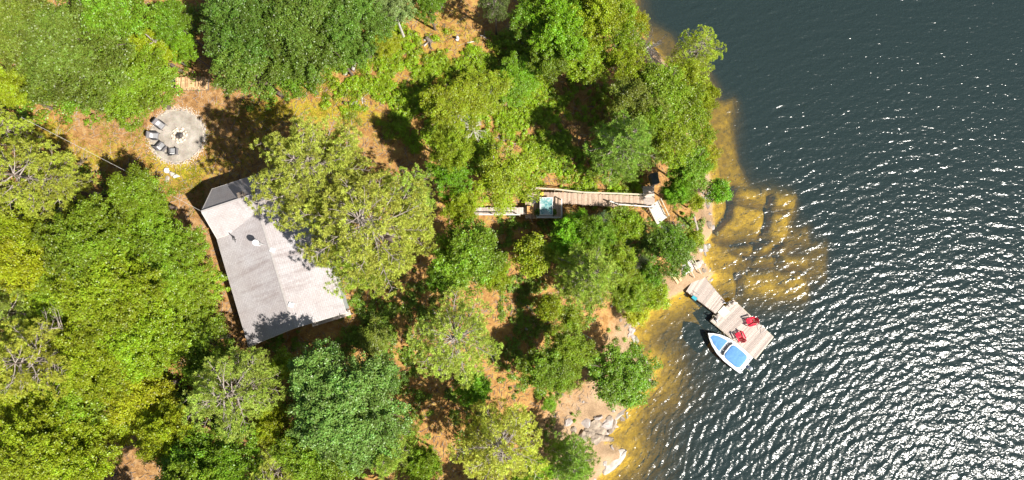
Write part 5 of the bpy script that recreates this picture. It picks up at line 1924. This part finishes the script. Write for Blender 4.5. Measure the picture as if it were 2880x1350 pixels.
plants("undergrowth", 6200, 31, CLEAR, .06, .12, .75, .38, 95, (.24, .34, .010), "bright lime ferns and saplings filling the sunny clearing", "undergrowth")
plants("undergrowth", 1100, 33, CLEAR, .07, .1, .4, .34, 50, (.30, .28, .03), "yellowing low plants scattered over the clearing", "undergrowth")
plants("undergrowth", 3000, 35, LOWS, .07, .1, .5, .36, 55, (.17, .25, .02), "low green plants on the slope between cottage and lake", "undergrowth")
plants("undergrowth", 2600, 37, LEFTS, .11, .3, 2.0, .7, 44, (.17, .26, .015), "leafy understorey below the trees left of the cottage", "undergrowth")

LG = [(150, 300, 60, .8), (250, 360, 60, .7), (340, 380, 60, .8), (460, 440, 50, 1.4), (420, 470, 40, 1), (300, 320, 60, .3), (520, 430, 40, 1.2), (600, 330, 90, .9), (700, 260, 60, .8), (620, 260, 60, .7),
      (800, 240, 60, 1), (900, 270, 60, .7), (480, 500, 40, .7), (970, 320, 50, .8), (930, 790, 80, .9), (1560, 460, 80, .8), (1700, 560, 50, .6), (1720, 600, 40, .6), (1100, 100, 90, .5)]


def grass(n, seed):
    x, y, r = scatter(n, seed, LG)
    m = len(x); z = height(x, y)
    k = 7
    base = np.repeat(np.stack([x, y, z], 1), k, 0) + r.normal(size=(m * k, 3)) * [.07, .07, 0]
    d = rdir(r, m * k) * [.5, .5, 0] + [0, 0, 1]; d /= np.linalg.norm(d, axis=1)[:, None]
    s = np.cross(d, rdir(r, m * k)); s /= np.linalg.norm(s, axis=1)[:, None] + 1e-9
    h = r.uniform(.05, .14, (m * k, 1)); w = .022
    V = np.stack([base - s * w, base + s * w, base + d * h + s * w * .3, base + d * h - s * w * .3], 1).reshape(-1, 3)
    me = mesh_np("grass", V, np.arange(4 * m * k).reshape(-1, 4), M['leaf'])
    at = me.attributes.new("tint", 'FLOAT', 'POINT')
    at.data.foreach_set("value", np.repeat(np.repeat(r.uniform(.2, .9, m), k), 4).astype(np.float32))
    o_ = link("grass", me); o_.color = (.30, .32, .02, 1)
    tag(o_, "short yellow green grass tufts on the lawn and clearing", "grass", kind="stuff")


grass(9000, 41)


def litter(n, seed, mat, lo, hi, w, label, zoff=.012):
    r = np.random.default_rng(seed)
    x = r.uniform(-46, 22, n); y = r.uniform(-26, 30, n)
    ok = shore_d(x, y) > 3.5; x, y = x[ok], y[ok]; m = len(x)
    z = height(x, y) + zoff
    a_ = r.uniform(0, math.pi, m); L = r.uniform(lo, hi, m) / 2
    u = np.stack([np.cos(a_), np.sin(a_), r.uniform(-.15, .15, m)], 1) * L[:, None]
    v = np.stack([-np.sin(a_), np.cos(a_), 0 * a_], 1) * w * .5
    c_ = np.stack([x, y, z + .02], 1)
    upz = np.array([0, 0, w])
    V = np.stack([c_ - u - v, c_ + u - v * .4, c_ + u + v * .4, c_ - u + v, c_ - u * .9 + upz, c_ + u * .9 + upz * .6], 1).reshape(-1, 3)
    b = np.arange(m)[:, None] * 6
    F = np.concatenate([b + [0, 1, 5, 4], b + [2, 3, 4, 5]], 0)
    o_ = link("forest_litter", mesh_np("forest_litter", V, F, M[mat]))
    tag(o_, label, "litter", kind="stuff")


litter(15000, 51, 'branch', .12, .9, .035, "small grey twigs strewn over the needle covered ground")
litter(12000, 52, 'bark', .1, .6, .045, "dark bark bits and cones strewn over the ground")

snag(105, 470, 9, "bare grey twigs rising in the open pine at the left edge", 81, 1.9, n=30, wood='branch')
snag(250, 25, 10, "bare grey twigs poking out of the canopy at the top left", 82, 1.6, n=26, wood='branch')
snag(440, 125, 7, "bare twigs beside the yellow green crown above the firewood", 83, 1.3, n=22, wood='branch')
snag(165, 925, 11, "bare grey twigs in the pine at the lower left edge", 84, 2.0, n=34, wood='branch')

# broken rock along the waterline
rs = np.random.default_rng(303)
shore_px = [(1792, 470), (1796, 520), (1800, 570), (1776, 612), (1772, 655), (1790, 690), (1722, 734), (1680, 754), (1630, 777), (1602, 810), (1590, 845), (1600, 882), (1632, 915), (1640, 960),
            (1604, 987), (1570, 1036), (1546, 1070), (1524, 1088), (1530, 1110), (1560, 1140), (1524, 1178), (1500, 1208)]
kinds = [('rock', "grey angular stone at the waterline of the rocky shore", "grey stones along the waterline"),
         ('rock_pale', "pale angular stone at the waterline of the rocky shore", "pale stones along the waterline"),
         ('rock_brown', "dark wet stone at the waterline of the rocky shore", "dark stones along the waterline")]
for i in range(84):
    k = int(rs.integers(0, len(shore_px) - 1)); f_ = rs.uniform()
    x_ = (shore_px[k][0] * (1 - f_) + shore_px[k + 1][0] * f_) + rs.normal() * 9 - 4
    y_ = (shore_px[k][1] * (1 - f_) + shore_px[k + 1][1] * f_) + rs.normal() * 6
    sz = rs.uniform(.14, .36) * (1.5 if i % 6 == 0 else 1)
    kd = kinds[int(rs.integers(0, 3))]
    boulder(x_ * K, y_ * K, sz, sz * rs.uniform(.5, .9), sz * rs.uniform(.35, .6), kd[0], kd[1], 1000 + i, kd[2], rs.uniform(0, 180), "shore_stone", 2, .28)
# pebbles spilled round the gravel circle
n_ = 1500
a_ = rs.uniform(0, 6.283, n_); q_ = 2.25 + np.abs(rs.normal(size=n_)) * .22
xx, yy = px_ + q_ * np.cos(a_), py_ + q_ * np.sin(a_)
zz_ = np.maximum(height(xx, yy), np.where(q_ < 2.3, ztop, -9)) + .01
hs_ = rs.uniform(.02, .055, n_)
an = rs.uniform(0, 6.28, n_)
V = []
for t_ in range(4):
    V.append(np.stack([xx + hs_ * np.cos(an + t_ * 1.57), yy + hs_ * np.sin(an + t_ * 1.57), zz_], 1))
V.append(np.stack([xx, yy, zz_ + hs_ * .7], 1))
V = np.stack(V, 1).reshape(-1, 3)
b_ = np.arange(n_)[:, None] * 5
F = np.concatenate([b_ + [0, 1, 4], b_ + [1, 2, 4], b_ + [2, 3, 4], b_ + [3, 0, 4]], 0)
o_ = link("loose_gravel", mesh_np("loose_gravel", V, F, M['stone_fire']))
tag(o_, "loose pebbles spilled over the rim of the gravel fire pit circle", "gravel", kind="stuff")
